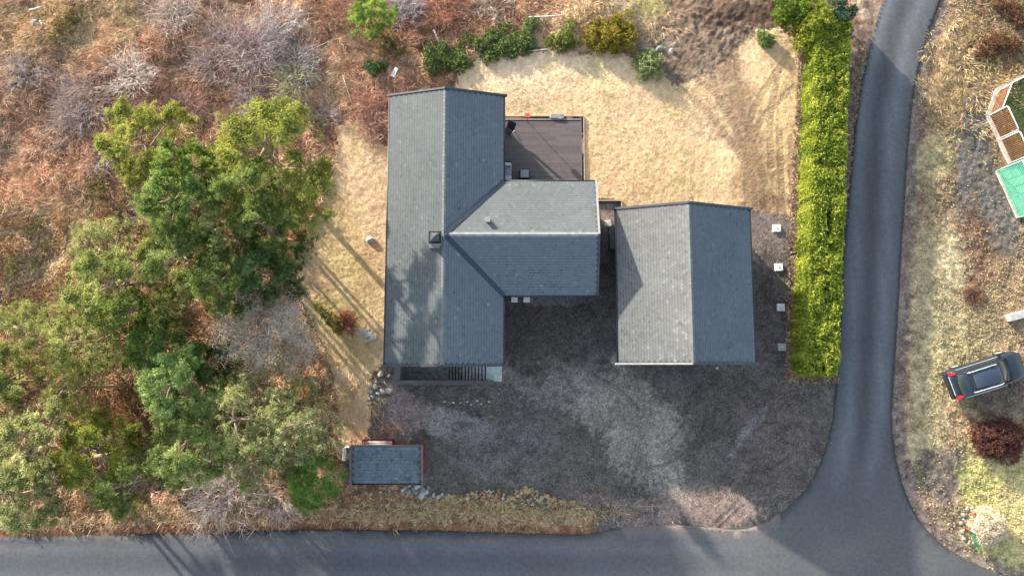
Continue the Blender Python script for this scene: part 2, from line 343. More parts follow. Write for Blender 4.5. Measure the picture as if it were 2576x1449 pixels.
# ------------------------------------------------------------------ terrain grid, cut into ground / lawn / gravel_yard
FX0, FX1, FY0, FY1, ST = -37.0, 37.0, -15.0, 27.0, 0.07
def axis(a, b):
    core = np.arange(a, b, ST); o = [.1]
    while sum(o) < 220: o.append(o[-1]*1.09)
    c = np.cumsum(o); return np.r_[(a-c)[::-1], core, core[-1]+c]
gx, gy = axis(FX0, FX1), axis(FY0, FY1)
X, Y = np.meshgrid(gx, gy, indexing='ij'); nx, ny = X.shape
WELL = (-7.12, -1.15, -1.02, 0.50)           # basement stairwell opening x0,x1,y0,y1
def flatmask(x, y):   # 1 where the ground is levelled (yard, roads, buildings), photo units
    d1 = pdist(x, y, ROADL+ROADR+[ROADL[0]])[0]; rd = inpoly(x, y, ROAD)
    return np.where(rd, 1, sstep(60, 15, d1))
def height(Xw, Yw, xd=None, yd=None, g=None, l=None):
    Xw = np.asarray(Xw, float); Yw = np.asarray(Yw, float)
    if xd is None: xd, yd = D(Xw, Yw)
    if g is None: g, l = zones(xd, yd)
    fm = flatmask(xd, yd)
    west = sstep(1000, 780, xd)*sstep(1330, 1250, yd)+sstep(200, 120, yd)*sstep(1000, 1100, xd)*sstep(1750, 1500, xd)
    wild = (fbm(Xw, Yw, 3.2, 201)-.5)*1.1*np.clip(west, 0, 1) + (fbm(Xw, Yw, .8, 211)-.5)*(.10+.18*np.clip(west, 0, 1)) + (vn(Xw, Yw, .2, 221)-.5)*.06
    heap = .16*np.exp(-(((xd-1800)/130)**2+((yd-60)/90)**2))*(fbm(Xw, Yw, .35, 230)*1.2)
    lw = (fbm(Xw, Yw, .24, 241, 2)-.5)*.022+(vn(Xw, Yw, .14, 251)-.5)*.022+(fbm(Xw, Yw, 2.5, 243, 2)-.5)*.12
    gr = (fbm(Xw, Yw, .5, 261, 3)-.5)*.035
    z = np.where(g, gr, np.where(l, lw+.02, wild*.9+heap))
    z = z*(1-fm*.9)-.05*fm*(~g)
    z = np.where((Xw > -.9) & (Xw < 4.15) & (Yw > 10) & (Yw < 15.18), -.10, z)      # dug out under the deck
    return z
xd, yd = D(X, Y); xf, yf = xd.ravel(), yd.ravel()
g, l = zones(xf, yf)
Z = height(X.ravel(), Y.ravel(), xf, yf, g, l)
# tyre tracks pressed into lawn and gravel
tm, tt = tread(xf, yf, TRACKS, 11); gm, gt = tread(xf, yf, GTRACKS, 5)
Z += np.where(l, tm*(-.02+.012*tt*fbm(xf, yf, 30, 245)*2), 0)+np.where(g, gm*(-.02), 0)
V = np.c_[X.ravel(), Y.ravel(), Z]
Cw, Cl, Cg = colour_wild(xf, yf), colour_lawn(xf, yf), colour_gravel(xf, yf)
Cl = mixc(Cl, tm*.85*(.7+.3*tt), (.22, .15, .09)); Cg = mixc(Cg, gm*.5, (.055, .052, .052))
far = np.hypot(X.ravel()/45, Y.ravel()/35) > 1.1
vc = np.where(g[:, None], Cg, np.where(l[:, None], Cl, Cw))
idx = np.arange(nx*ny).reshape(nx, ny)
Q = np.stack([idx[:-1, :-1], idx[1:, :-1], idx[1:, 1:], idx[:-1, 1:]], -1).reshape(-1, 4)
cx = (X[:-1, :-1]+X[1:, 1:]).ravel()/2; cy = (Y[:-1, :-1]+Y[1:, 1:]).ravel()/2
hole = (cx > WELL[0]) & (cx < WELL[1]) & (cy > WELL[2]) & (cy < WELL[3])
zg, zl = g[Q[:, 0]], l[Q[:, 0]]
def sub(name, sel, mat):
    q = Q[sel]; u, inv = np.unique(q, return_inverse=True)
    o = npmesh(name, V[u], inv.reshape(-1, 4), mat, vcol=vc[u], smooth=True); tag(o, kind='structure'); return o
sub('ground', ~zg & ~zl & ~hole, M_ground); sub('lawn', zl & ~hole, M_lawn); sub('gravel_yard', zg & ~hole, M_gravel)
del Q, vc, Cw, Cl, Cg

# ------------------------------------------------------------------ road
def resample(p, st):
    o = []
    for (ax, ay), (bx, by) in zip(p[:-1], p[1:]):
        n = max(1, int(math.hypot(bx-ax, by-ay)/st))
        for i in range(n): o.append((ax+(bx-ax)*i/n, ay+(by-ay)*i/n))
    o.append(p[-1]); return o
rl = resample(smoothp(ROADL), 10); rr = resample(smoothp(ROADR[:26]), 10)+ROADR[26:]
ring = [P(x+random.uniform(-1.3, 1.3), y+random.uniform(-1.3, 1.3)).xy for x, y in rl+rr]
inner = []
for i in range(-72, 95):
    for j in range(-46, 80):
        inner.append(Vector((i*.5+random.uniform(-.08, .08), j*.5+random.uniform(-.08, .08))))
for (xa_, ya_), (xb_, yb_) in [(q[k], q[k+1]) for q in (rl, rr) for k in range(len(q)-1)]:
    L_ = math.hypot(xb_-xa_, yb_-ya_)
    if L_ < 1 or L_ > 30: continue
    for o_ in (-4, -9, -16): inner.append(P((xa_+xb_)/2+(ya_-yb_)/L_*o_*-1, (ya_+yb_)/2+(xb_-xa_)/L_*o_).xy)
ia = np.array([tuple(v) for v in inner]); ra = [tuple(v) for v in ring]
ok = inpoly(ia[:, 0], ia[:, 1], ra)
inner = [v for v, k in zip(inner, ok) if k]; n = len(ring)
vs, es, fs, _, _, _ = delaunay_2d_cdt(ring+inner, [], [list(range(n))], 1, 1e-4)
Va = np.array([(v.x, v.y) for v in vs]); rx, ry = D(Va[:, 0], Va[:, 1])
# wheel lanes: worn, slightly paler bands on both roads
cn = [(2300, -60), (2245, 80), (2205, 300), (2195, 500), (2188, 700), (2180, 900), (2172, 1080), (2140, 1260)]
dc, ac = pdist(rx, ry, cn); hb = np.abs(ry-1440+0*rx)
fd = sstep(1290, 1080, ry); lane = np.exp(-((dc-38)/15)**2)*fd; mid = np.exp(-(dc/16)**2)*fd
laneh = (np.exp(-((ry-1380)/15)**2)+np.exp(-((ry-1450)/17)**2))*(rx < 1900)
pn = fbm(rx, ry, 90, 301)
rc = np.zeros((len(Va), 3))+np.array((.078, .083, .092))
rc *= (1+.55*lane-.28*mid+.3*laneh)[:, None]*(.85+.3*pn)[:, None]
de = pdist(rx, ry, ROADL)[0]; dr = pdist(rx, ry, ROADR[:30])[0]
rc = mixc(rc, np.clip(1.5*np.exp(-(np.minimum(de, dr)/5)**2), 0, .85), (.028, .03, .034)); rc = mixc(rc, np.where(rx < 1560, np.exp(-((de-24)/8)**2), 0)*.45*(fbm(rx, ry, 30, 311)), (.22, .17, .15))
rc = mixc(rc, np.where((rx > 1560) & (rx < 1960), np.exp(-((de)/22)**2), 0)*.5, (.22, .18, .17))
rc = mixc(rc, np.exp(-(((rx-2000)/500)**2+((ry-1400)/90)**2))*.4*fbm(rx, ry, 60, 321), (.20, .185, .17))
T = np.array([f for f in fs if len(f) == 3])
zr = np.full(len(Va), .0)
# outer edge is the real edge of a 6 cm thick slab
V3 = np.c_[Va, zr+.004+.02*(fbm(Va[:, 0], Va[:, 1], 2.5, 5)-.5)]
road = npmesh('road', V3, T, M_road, vcol=rc, smooth=True); tag(road, kind='structure')
eb = bmesh.new(); eb.from_mesh(road.data)
be = [e for e in eb.edges if e.is_boundary]; ex = bmesh.ops.extrude_edge_only(eb, edges=be)
for v in ex['geom']:
    if isinstance(v, bmesh.types.BMVert): v.co.z -= .12
eb.to_mesh(road.data); eb.free()

# ------------------------------------------------------------------ scattered dry stems and tufts ("stuff")
def strands(base, ang, L, W, lift, col, seg=3, bend=.5):
    n = len(base); t = np.linspace(0, 1, seg+1)[None, :, None]
    a2 = ang[:, None]+bend*(R.random((n, 1))-.5)*2*np.linspace(0, 1, seg+1)[None]
    dirs = np.stack([np.cos(a2), np.sin(a2)], -1)*(L/seg)[:, None, None]
    xy = base[:, None, :2]+np.cumsum(np.concatenate([np.zeros((n, 1, 2)), dirs[:, 1:]], 1), 1)
    z = base[:, 2][:, None]+lift[:, None]*np.sin(np.linspace(0, 1, seg+1)*math.pi*.62)[None]
    pv = np.stack([-np.sin(a2), np.cos(a2)], -1)*(W[:, None]*np.linspace(1, .35, seg+1)[None])[..., None]/2
    tw = (R.random((n, 1))-.5)*W[:, None]*1.2*np.ones((1, seg+1))
    A = np.concatenate([xy-pv, (z-tw/2)[..., None]], -1); B = np.concatenate([xy+pv, (z+tw/2)[..., None]], -1)
    Vv = np.stack([A, B], 2).reshape(-1, 3)
    b0 = (np.arange(n)*(seg+1)*2)[:, None]+(np.arange(seg)*2)[None]
    Fq = np.stack([b0, b0+1, b0+3, b0+2], -1).reshape(-1, 4)
    return Vv, Fq, np.repeat(col, seg, axis=0)
def scatter(poly, n, dens=None):
    """points inside a photo-unit polygon, even on the ground, kept by a density map"""
    pw = [tuple(P(*p).xy) for p in poly]; a = np.array(pw); lo, hi = a.min(0), a.max(0)
    p = R.random((n, 2))*(hi-lo)+lo; k = inpoly(p[:, 0], p[:, 1], pw); p = p[k]
    x, y = D(p[:, 0], p[:, 1])
    if dens is not None:
        k = R.random(len(p)) < dens(x, y); p, x, y = p[k], x[k], y[k]
    return p, x, y
def pick(n, cols, wts):
    cols = np.array(cols); wts = np.array(wts, float); return cols[R.choice(len(cols), n, p=wts/wts.sum())]
def stuff(name, parts, label, cat, mat=None):
    o = 0; VV, FF, CC = [], [], []
    for v, f, c in parts: VV.append(v); FF.append(f+o); CC.append(c); o += len(v)
    ob = npmesh(name, np.vstack(VV), np.vstack(FF), mat or M_strand, fcol=np.clip(np.vstack(CC), 0, 1)); tag(ob, label, cat, kind='stuff'); return ob
def road_free(x, y):
    return ~inpoly(x, y, ROAD)
# dead bracken over the hillside and forest floor
HILL = [(-300, -150), (1180, -150), (1480, -120), (1560, 20), (1480, 90), (1150, 170), (1120, 225), (985, 235), (960, 330), (850, 330), (840, 500), (760, 640), (780, 800), (860, 980), (850, 1130), (880, 1260), (860, 1330), (-300, 1352)]
def hill_d(x, y): return (.25+.95*sstep(.35, .6, fbm(x, y, 60, 401)))*np.where(inpoly(x, y, LAWN), 0, 1)*road_free(x, y)*np.where(pdist(x, y, ROADL)[0] > 18, 1, 0)
p, x, y = scatter(HILL, 400000, hill_d)
gc = colour_wild(x, y); rust = np.clip(fbm(x, y, 90, 411)*1.6-.3, 0, 1)[:, None]
c = pick(len(x), [(.66, .49, .33), (.38, .165, .09), (.10, .042, .028), (.34, .27, .23), (.48, .25, .14)], [3, 3.4, 3, 1.2, 2.4])
c = (.85*c+.75*gc)*(.5+.9*R.random((len(x), 1)))*(.35+1.3*fbm(x, y, 16, 415, 3))[:, None]
a = 2*math.pi*fbm(x, y, 70, 421)*1.5+R.normal(0, .7, len(x))
Lh = R.uniform(.2, .6, len(x))
S1 = strands(np.c_[p, height(p[:, 0], p[:, 1])-.02], a, Lh, R.uniform(.012, .027, len(x)), R.uniform(.05, .30, len(x)), c)
stuff('dead_bracken', [S1], 'rusty brown dead bracken and straw matted over the rough hillside', 'bracken')
# pale wispy grass patches on the hillside and verges
def wisp_d(x, y):
    v = np.zeros(len(x))
    for cx, cy, rx, ry in ((90, 620, 170, 100), (150, 70, 250, 90), (300, 1290, 330, 30), (700, 1285, 250, 30), (1200, 1290, 350, 36), (1540, 60, 150, 70), (900, 1000, 60, 120), (450, 560, 110, 60), (800, 230, 90, 50), (2420, 190, 130, 140)):
        v = np.maximum(v, 1.2*np.exp(-(((x-cx)/rx)**2+((y-cy)/ry)**2)**2))
    return v*(.15+.85*(fbm(x, y, 26, 431) > .5))*road_free(x, y)
p, x, y = scatter([(-150, -120), (2700, -120), (2700, 1335), (-150, 1335)], 330000, wisp_d)
c = pick(len(x), [(.56, .45, .28), (.44, .33, .18), (.34, .29, .12), (.28, .17, .09)], [4, 3, 2, 1])*(.7+.6*R.random((len(x), 1)))
S2 = strands(np.c_[p, height(p[:, 0], p[:, 1])-.01], 2*math.pi*fbm(x, y, 60, 441)*1.3+R.normal(0, .5, len(x)), R.uniform(.2, .55, len(x)), R.uniform(.015, .035, len(x)), R.uniform(.08, .22, len(x)), c)
stuff('wispy_grass', [S2], 'pale straw-coloured wispy grass tufts on the rough slope and road banks', 'grass')
# moss and grass tufts, speckle of the east verge and of the bank by the road
EASTP = [(2225, -100), (2800, -100), (2800, 1600), (2560, 1500), (2300, 1330), (2262, 1240), (2240, 1100), (2250, 850), (2262, 640), (2285, 300), (2300, 160)]
def tufts(p, x, y, c, rmin, rmax, per=7):
    n = len(p); z = height(p[:, 0], p[:, 1], x, y)
    rad = R.uniform(rmin, rmax, n)
    b = np.repeat(np.c_[p, z], per, axis=0); b[:, :2] += R.normal(0, .25, (n*per, 2))*np.repeat(rad, per)[:, None]
    Lr = np.repeat(rad, per)*R.uniform(.7, 1.3, n*per)
    cc = np.repeat(c, per, axis=0)*(.75+.5*R.random((n*per, 1)))
    return strands(b, R.random(n*per)*2*math.pi, Lr, Lr*.45, Lr*.7, cc, seg=2)
def east_d(x, y):
    d = pdist(x, y, ROADR[:31])[0]; v = .35+.8*sstep(.4, .58, fbm(x, y, 26, 451))
    v *= sstep(14, 60, d)*.9+.1
    for cx, cy, rx, ry, k in ((2440, 620, 90, 110, .35), (2375, 1195, 55, 60, .15), (2450, 380, 50, 150, .1), (2520, 530, 50, 120, .1), (2540, 1010, 90, 60, .3), (2440, 180, 120, 130, .4)):
        v = np.where(((x-cx)/rx)**2+((y-cy)/ry)**2 < 1, v*k, v)
    return road_free(x, y)*v*(~inpoly(x, y, [(2483, 290), (2560, 190), (2800, 100), (2800, 600), (2559, 548)]))
p, x, y = scatter(EASTP, 95000, east_d)
gc = colour_wild(x, y); c = pick(len(x), [(.60, .52, .34), (.50, .40, .24), (.40, .40, .16), (.30, .22, .14)], [5, 3, 2, 1])
brt = np.where((y > 1150) & (x > 2420), 1.0, .62)[:, None]; S3 = tufts(p, x, y, brt*c*.85+.45*gc, .03, .085, 5)
stuff('verge_tufts', [S3], 'speckled pale moss and grass tufts over the ground east of the road', 'grass')
BANK = [(-100, 1235), (820, 1240), (900, 1215), (1060, 1250), (1330, 1225), (1500, 1290), (1510, 1335), (1300, 1336), (800, 1326), (-100, 1345)]
p, x, y = scatter(BANK, 15000, lambda x, y: (.12+.9*sstep(.46, .6, fbm(x, y, 24, 461)))*road_free(x, y)*sstep(8, 40, pdist(x, y, ROADL)[0]))
c = pick(len(x), [(.62, .48, .30), (.34, .29, .10), (.32, .16, .08), (.54, .44, .27)], [4, 1.2, 3, 2]); S4 = tufts(p, x, y, c*.95, .04, .13)
stuff('bank_tufts', [S4], 'tufts of dry grass and green moss along the bank above the lower road', 'grass')
def edge_d(x, y):
    d = pdist(x, y, [(1985, 945), (1998, 540), (2020, 150)])[0]; e = pdist(x, y, [(2110, 945), (2128, 650), (2150, 330), (2175, 150)])[0]
    return np.where((e < 26) & (x > 2090), .9, 0)*road_free(x, y)+np.where(d < 12, .6, 0)+np.where(pdist(x, y, [(1990, 950), (2100, 953)])[0] < 14, .8, 0)
p, x, y = scatter([(1960, 60), (2230, 60), (2230, 980), (1960, 980)], 24000, edge_d)
c = pick(len(x), [(.34, .24, .17), (.20, .12, .09), (.42, .34, .24)], [4, 3, 2]); S5 = tufts(p, x, y, c, .05, .12)
stuff('hedge_litter', [S5], 'brown dry grass and litter around the foot of the yellow-green hedge', 'grass')
# low heath and moss between the trees
WOOD = [(-100, 560), (180, 540), (330, 300), (820, 300), (820, 520), (760, 640), (800, 760), (880, 860), (900, 960), (830, 1030), (860, 1180), (860, 1270), (400, 1300), (-100, 1310)]
def leafquads(ctr, size, asp, flat=.35):
    n = len(ctr); u = R.normal(size=(n, 3)); u[:, 2] *= flat; u /= np.linalg.norm(u, axis=1)[:, None]
    v = np.cross(u, R.normal(size=(n, 3))); v /= np.linalg.norm(v, axis=1)[:, None]
    u *= (size/2)[:, None]; v *= (size*asp/2)[:, None]
    Vv = np.stack([ctr-u-v, ctr+u-v*.4, ctr+u*1.1+v*.4, ctr-u+v], 1).reshape(-1, 3)
    return Vv, np.arange(4*n).reshape(-1, 4)
p, x, y = scatter(WOOD, 150000, lambda x, y: sstep(.42, .55, fbm(x, y, 34, 471))*(~inpoly(x, y, LAWN))*.9)
hh = .5*sstep(.42, .7, fbm(x, y, 34, 471)); z = height(p[:, 0], p[:, 1])+hh*R.random(len(x))**.5
sel = fbm(x, y, 60, 481); c = np.where((sel > .52)[:, None], pick(len(x), [(.12, .13, .035), (.18, .17, .05), (.08, .09, .03)], [3, 2, 2]), pick(len(x), [(.20, .11, .045), (.30, .20, .09), (.12, .07, .04)], [3, 2, 2]))
Vv, Fq = leafquads(np.c_[p, z], R.uniform(.07, .15, len(x)), .5); stuff('heath_undergrowth', [(Vv, Fq, c*(.7+.6*R.random((len(x), 1))))], 'olive and brown heath, moss and low scrub covering the floor under the pines', 'undergrowth', M_leaf)

# ================================================================== buildings
def shingles(name, o, e, u, L, S, keep, colf, parent, tw=.21, rh=.165, lift=.010, seed=1, dots=None):
    """rows of overlapping tabs on a plane; o eave corner, e along the eave, u up the slope"""
    r = np.random.default_rng(seed); o, e, u = (np.array(q, float) for q in (o, e, u)); nrm = np.cross(e, u); nrm /= np.linalg.norm(nrm)
    if nrm[2] < 0: nrm = -nrm
    rows = int(S/rh); cols = int(L/tw)+2
    a, b = np.meshgrid(np.arange(cols), np.arange(rows), indexing='ij'); a = a.ravel(); b = b.ravel()
    s = (a+.5*(b % 2))*tw; t = b*rh
    k = (s > tw*.2) & (s < L-tw*.2); c0 = o+s[:, None]*e+(t[:, None]+.06)*u; k &= keep(c0[:, 0], c0[:, 1]); s, t, c0 = s[k], t[k], c0[k]; n = len(s)
    lf = lift*(.6+.9*r.random(n)); h = min(rh*1.35, .3)
    loc = np.array([(-.5*tw, h, 0), (-.5*tw, .055, .8), (-.26*tw, 0, 1), (.26*tw, 0, 1), (.5*tw, .055, .8), (.5*tw, h, 0), (-.5*tw, .055, 0), (-.26*tw, 0, 0), (.26*tw, 0, 0), (.5*tw, .055, 0)])
    base = o+s[:, None]*e+t[:, None]*u
    Vv = base[:, None]+(loc[None, :, 0]*.985)[..., None]*e+np.minimum(loc[None, :, 1], (S-t)[:, None])[..., None]*u+(.004+loc[None, :, 2]*lf[:, None])[..., None]*nrm
    q = np.array([(0, 1, 4, 5), (1, 2, 3, 4), (1, 6, 7, 2), (2, 7, 8, 3), (3, 8, 9, 4)])
    Fq = ((np.arange(n)*10)[:, None, None]+q[None]).reshape(-1, 4); col = colf(c0[:, 0], c0[:, 1], r)
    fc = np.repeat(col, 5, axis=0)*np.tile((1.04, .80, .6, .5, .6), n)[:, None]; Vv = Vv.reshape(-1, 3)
    if dots is not None:      # open notches where a tab has curled or crumbled
        k = r.random(n) < dots(c0[:, 0], c0[:, 1]); m = k.sum()
        sz = r.uniform(.015, .045, m); cc = base[k]+(.5*tw)*e+.02*u+(lift*1.9+.004)*nrm
        d = np.stack([cc-sz[:, None]*e, cc-sz[:, None]*u*.8, cc+sz[:, None]*e, cc+sz[:, None]*u*1.1], 1).reshape(-1, 3)
        Fq = np.vstack([Fq, np.arange(4*m).reshape(-1, 4)+len(Vv)]); Vv = np.vstack([Vv, d]); fc = np.vstack([fc, np.tile((.012, .016, .02), (m, 1))])
    return npmesh(name, Vv, Fq, M_tile, parent, fcol=fc)
def ridge_caps(name, a, b, wd, drop, col, parent, step=.22, seed=3, wside=None):
    a, b = np.array(a, float), np.array(b, float); d = b-a; L = np.linalg.norm(d); d /= L; s = np.cross(d, (0, 0, 1)); n = int(L/step); V_, F_, C_ = [], [], []
    r = random.Random(seed)
    for i in range(n):
        p = a+d*i*step; q = a+d*min(L, (i+1.15)*step); z0, z1 = .035, .02
        for sg in (-1, 1):
            k = len(V_); V_ += [p+(0, 0, z0), p+s*sg*wd+(0, 0, z0-drop), q+s*sg*wd+(0, 0, z1-drop), q+(0, 0, z1)]; F_.append((k, k+1, k+2, k+3) if sg < 0 else (k+3, k+2, k+1, k)); v = r.uniform(.85, 1.15); C_.append([c*v for c in col])
    return npmesh(name, V_, F_, M_tile, parent, fcol=C_)
def roofcol(base, sp=.07, pat=None):  # weathering: lichen blotches, runs and odd tabs
    base = np.array(base)
    def f(x, y, r):
        n = len(x); v = 1+sp*r.normal(size=n)+.10*(fbm(x, y, 2.2, 601)-.5)*2+.16*(fbm(x, y, .7, 611)-.5)+np.where(r.random(n) < .03, r.uniform(-.25, .4, n), 0)
        if pat is not None: v = v+pat(x, y, r)
        return np.clip(base*v[:, None], .01, 1)*(1+.008*r.normal(size=(n, 3)))
    return f
def window(parent, axis_, fixed, a0, a1, z0, z1, out):
    """window in a wall: frame and pane; axis_ 'x' wall runs along x"""
    def bx(m, p0, p1, zz0, zz1, d0, d1):
        if axis_ == 'x': m.box(p0, p1, min(fixed+out*d0, fixed+out*d1), max(fixed+out*d0, fixed+out*d1), zz0, zz1)
        else: m.box(min(fixed+out*d0, fixed+out*d1), max(fixed+out*d0, fixed+out*d1), p0, p1, zz0, zz1)
    m = MB(); bx(m, a0, a1, z0, z0+.07, .003, .06); bx(m, a0, a1, z1-.07, z1, .003, .06); bx(m, a0, a0+.07, z0+.07, z1-.07, .003, .055); bx(m, a1-.07, a1, z0+.07, z1-.07, .003, .055); bx(m, (a0+a1)/2-.03, (a0+a1)/2+.03, z0+.07, z1-.07, .003, .05)
    f = m.build('window', M_white, parent); m = MB(); bx(m, a0+.07, a1-.07, z0+.07, z1-.07, .003, .02); m.build('pane', M_glass, f)
def door(parent, axis_, fixed, a0, a1, z0, z1, out, mat):
    m = MB()
    def bx(m, p0, p1, zz0, zz1, d0, d1):
        if axis_ == 'x': m.box(p0, p1, min(fixed+out*d0, fixed+out*d1), max(fixed+out*d0, fixed+out*d1), zz0, zz1)
        else: m.box(min(fixed+out*d0, fixed+out*d1), max(fixed+out*d0, fixed+out*d1), p0, p1, zz0, zz1)
    bx(m, a0, a1, z0, z1, .003, .04)
    for i in range(3): bx(m, a0+.1, a1-.1, z0+.12+i*(z1-z0)/3.1, z0+(i+.85)*(z1-z0)/3.1, .04, .055)
    d = m.build('door', mat, parent); m = MB(); bx(m, a1-.12, a1-.06, z0+.95, z0+1.0, .055, .11); m.build('handle', M_steel, d)

M_valley = mat_plain('valley_metal', (.028, .038, .055), .5, .15, 3, .03)
# ---- house
HX0, HX1, HY0, HY1, HR = -7.42, -0.50, 0.13, 16.35, -3.95
WY0, WY1, WX1, WR = 4.17, 11.04, 5.00, 7.605
ZE, ZR = 3.0, 4.12
house = wthing('house', 'L-shaped bungalow with grey-blue shingle roof and dark cladding, the largest building', 'house', (-3.9, 8, 0))
m = MB(); m.box(HX0+.45, HX1-.45, HY0+.35, HY1-.35, -.3, ZE-.05); m.box(HX1-.6, WX1-.35, WY0+.45, WY1-.45, -.3, ZE-.06)
# gable triangles
for yy in (HY0+.36, HY1-.40):
    m.poly([(HX0+.45, yy, ZE-.05), (HX1-.45, yy, ZE-.05), (HR, yy, ZR-.14)], .001)
wall = m.build('wall', M_wall, house)
window(house, 'y', HX1-.45, 12.2, 13.8, .9, 2.2, 1); door(house, 'y', HX1-.45, 14.3, 15.2, .1, 2.15, 1, M_white)
window(house, 'x', WY0+.45, 2.2, 3.6, .9, 2.2, -1); door(house, 'x', WY0+.45, .9, 1.8, .05, 2.1, -1, M_red); window(house, 'y', HX1-.45, 1.2, 2.6, .9, 2.2, 1)
window(house, 'y', HX0+.45, 3, 4.6, .9, 2.2, -1); window(house, 'y', HX0+.45, 9, 10.6, .9, 2.2, -1); window(house, 'y', WX1-.35, 8.4, 9.8, .9, 2.2, 1); window(house, 'x', HY1-.35, -5.4, -3.6, .9, 2.1, 1); window(house, 'x', HY0+.35, -6.2, -5.0, .9, 2.1, -1)
m = MB(); th = .14
m.poly([(HX0, HY0, ZE), (HR, HY0, ZR), (HR, HY1, ZR), (HX0, HY1, ZE)], th)
m.poly([(HX1, HY1, ZE), (HR, HY1, ZR), (HR, WR, ZR), (HX1, WY1, ZE)], th); m.poly([(HX1, HY0, ZE), (HX1, WY0, ZE), (HR, WR, ZR), (HR, HY0, ZR)], th)
m.poly([(WX1, WY1, ZE), (HX1, WY1, ZE), (HR, WR, ZR), (WX1, WR, ZR)], th); m.poly([(WX1, WY0, ZE), (WX1, WR, ZR), (HR, WR, ZR), (HX1, WY0, ZE)], th)
roof = m.build('roof', M_under, house)
sl = math.hypot(HR-HX0, ZR-ZE); uW = ((HR-HX0)/sl, 0, (ZR-ZE)/sl); sE = math.hypot(HX1-HR, ZR-ZE); uE = ((HR-HX1)/sE, 0, (ZR-ZE)/sE)
always = lambda x, y: x == x
def mainE(x, y): return (ZE+(HX1-x)/(HX1-HR)*(ZR-ZE)) > (ZR-np.abs(y-WR)/(WR-WY0)*(ZR-ZE))-.0
def wingk(x, y): return ~mainE(x, y) | (x > HX1)
dA = lambda x, y: .03+.16*sstep(9.5, 6, y)*np.where(x < -5.2, 1, .25)
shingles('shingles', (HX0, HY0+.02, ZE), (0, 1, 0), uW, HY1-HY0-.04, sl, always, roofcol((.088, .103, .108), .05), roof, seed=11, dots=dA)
shingles('shingles', (HX1, HY1-.02, ZE), (0, -1, 0), uE, HY1-HY0-.04, sE, mainE, roofcol((.102, .122, .143), .05), roof, seed=12, dots=lambda x, y: .012+0*x)  # east slope tinted bluer: its shade is put into the tab colour
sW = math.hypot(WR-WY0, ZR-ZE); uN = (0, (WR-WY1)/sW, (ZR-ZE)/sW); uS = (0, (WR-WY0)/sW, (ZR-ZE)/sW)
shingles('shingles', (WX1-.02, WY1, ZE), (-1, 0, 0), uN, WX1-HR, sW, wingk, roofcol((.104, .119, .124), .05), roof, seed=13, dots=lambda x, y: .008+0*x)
shingles('shingles', (WX1-.02, WY0, ZE), (-1, 0, 0), uS, WX1-HR, sW, wingk, roofcol((.100, .122, .146), .05), roof, seed=14, dots=lambda x, y: .02+.5*sstep(6.6, 4.8, y)*sstep(4.6, 2, x)*sstep(-2.5, -.3, x))  # south slope of the wing: blue shade mixed into the base colour
ridge_caps('ridge_cap', (HR, HY0, ZR), (HR, HY1, ZR), .13, .04, (.125, .14, .145), roof); ridge_caps('ridge_cap', (HR+.1, WR, ZR), (WX1, WR, ZR), .13, .04, (.22, .23, .235), roof)
for y_ in (WY0, WY1):
    m = MB(); m.bar((HX1+.02, y_, ZE+.035), (HR+.12, WR+(.05 if y_ > WR else -.05), ZR+.035), .26, .05); m.build('valley_flashing', M_valley, roof)
    m = MB(); m.tube([(HX1+.1, y_+(.04 if y_ > WR else -.04), ZE-.06), (WX1, y_+(.04 if y_ > WR else -.04), ZE-.06)], .06); m.build('gutter', M_black, roof)
m = MB(); m.tube([(HX0-.03, HY0, ZE-.05), (HX0-.03, HY1, ZE-.05)], .06); m.build('gutter', M_black, roof)
for a, b in ((HY0, WY0-.05), (WY1+.05, HY1)):
    m = MB(); m.tube([(HX1+.04, a, ZE-.05), (HX1+.04, b, ZE-.05)], .055); m.build('gutter', M_black, roof)
def barge(pts, mat, parent, wd=.11, hh=.16, up=.05):
    for a, b in zip(pts[:-1], pts[1:]):
        m = MB(); m.bar((a[0], a[1], a[2]+up-hh/2), (b[0], b[1], b[2]+up-hh/2), wd, hh); m.build('barge_board', mat, parent)
barge([(HX0-.17, HY1+.06, ZE-.06), (HR, HY1+.06, ZR), (HX1+.2, HY1+.06, ZE-.06)], M_fascia, roof); barge([(HX0-.17, HY0-.06, ZE-.06), (HR, HY0-.06, ZR), (HX1+.14, HY0-.06, ZE-.06)], M_fascia, roof)
barge([(WX1+.05, WY1+.12, ZE-.04), (WX1+.05, WR, ZR)], M_fasl, roof); barge([(WX1+.05, WR, ZR), (WX1+.05, WY0, ZE)], M_fascia, roof, .1)  # one wing gable board: sunlit half coloured light, shaded half dark
# chimney and vent
c = P(1094, 597, 5.0); ch = roof
m = MB(); m.box(c.x-.30, c.x+.30, c.y-.30, c.y+.30, 3.6, 4.86); chim = m.build('chimney', M_fasl, roof)
m = MB(); m.box(c.x-.36, c.x+.36, c.y-.36, c.y+.36, 4.86, 5.0, .02); m.box(c.x-.24, c.x+.24, c.y-.24, c.y+.24, 5.0, 5.06); m.build('chimney_cap', M_black, chim)
bm = bmesh.new(); r_ = bmesh.ops.create_cone(bm, segments=4, radius1=.36, radius2=.01, depth=.2, cap_ends=True); bmesh.ops.transform(bm, matrix=Matrix.Translation((c.x, c.y, 5.2)) @ Matrix.Rotation(math.pi/4, 4, 'Z'), verts=bm.verts)
me = bpy.data.meshes.new('hood'); bm.to_mesh(me); bm.free(); me.materials.append(M_fascia); link('chimney_hood', me, chim)
m = MB(); m.box(c.x-.42, c.x+.45, c.y-.45, c.y+.42, 3.7, 4.06); m.build('chimney_flashing', M_fasl, chim)
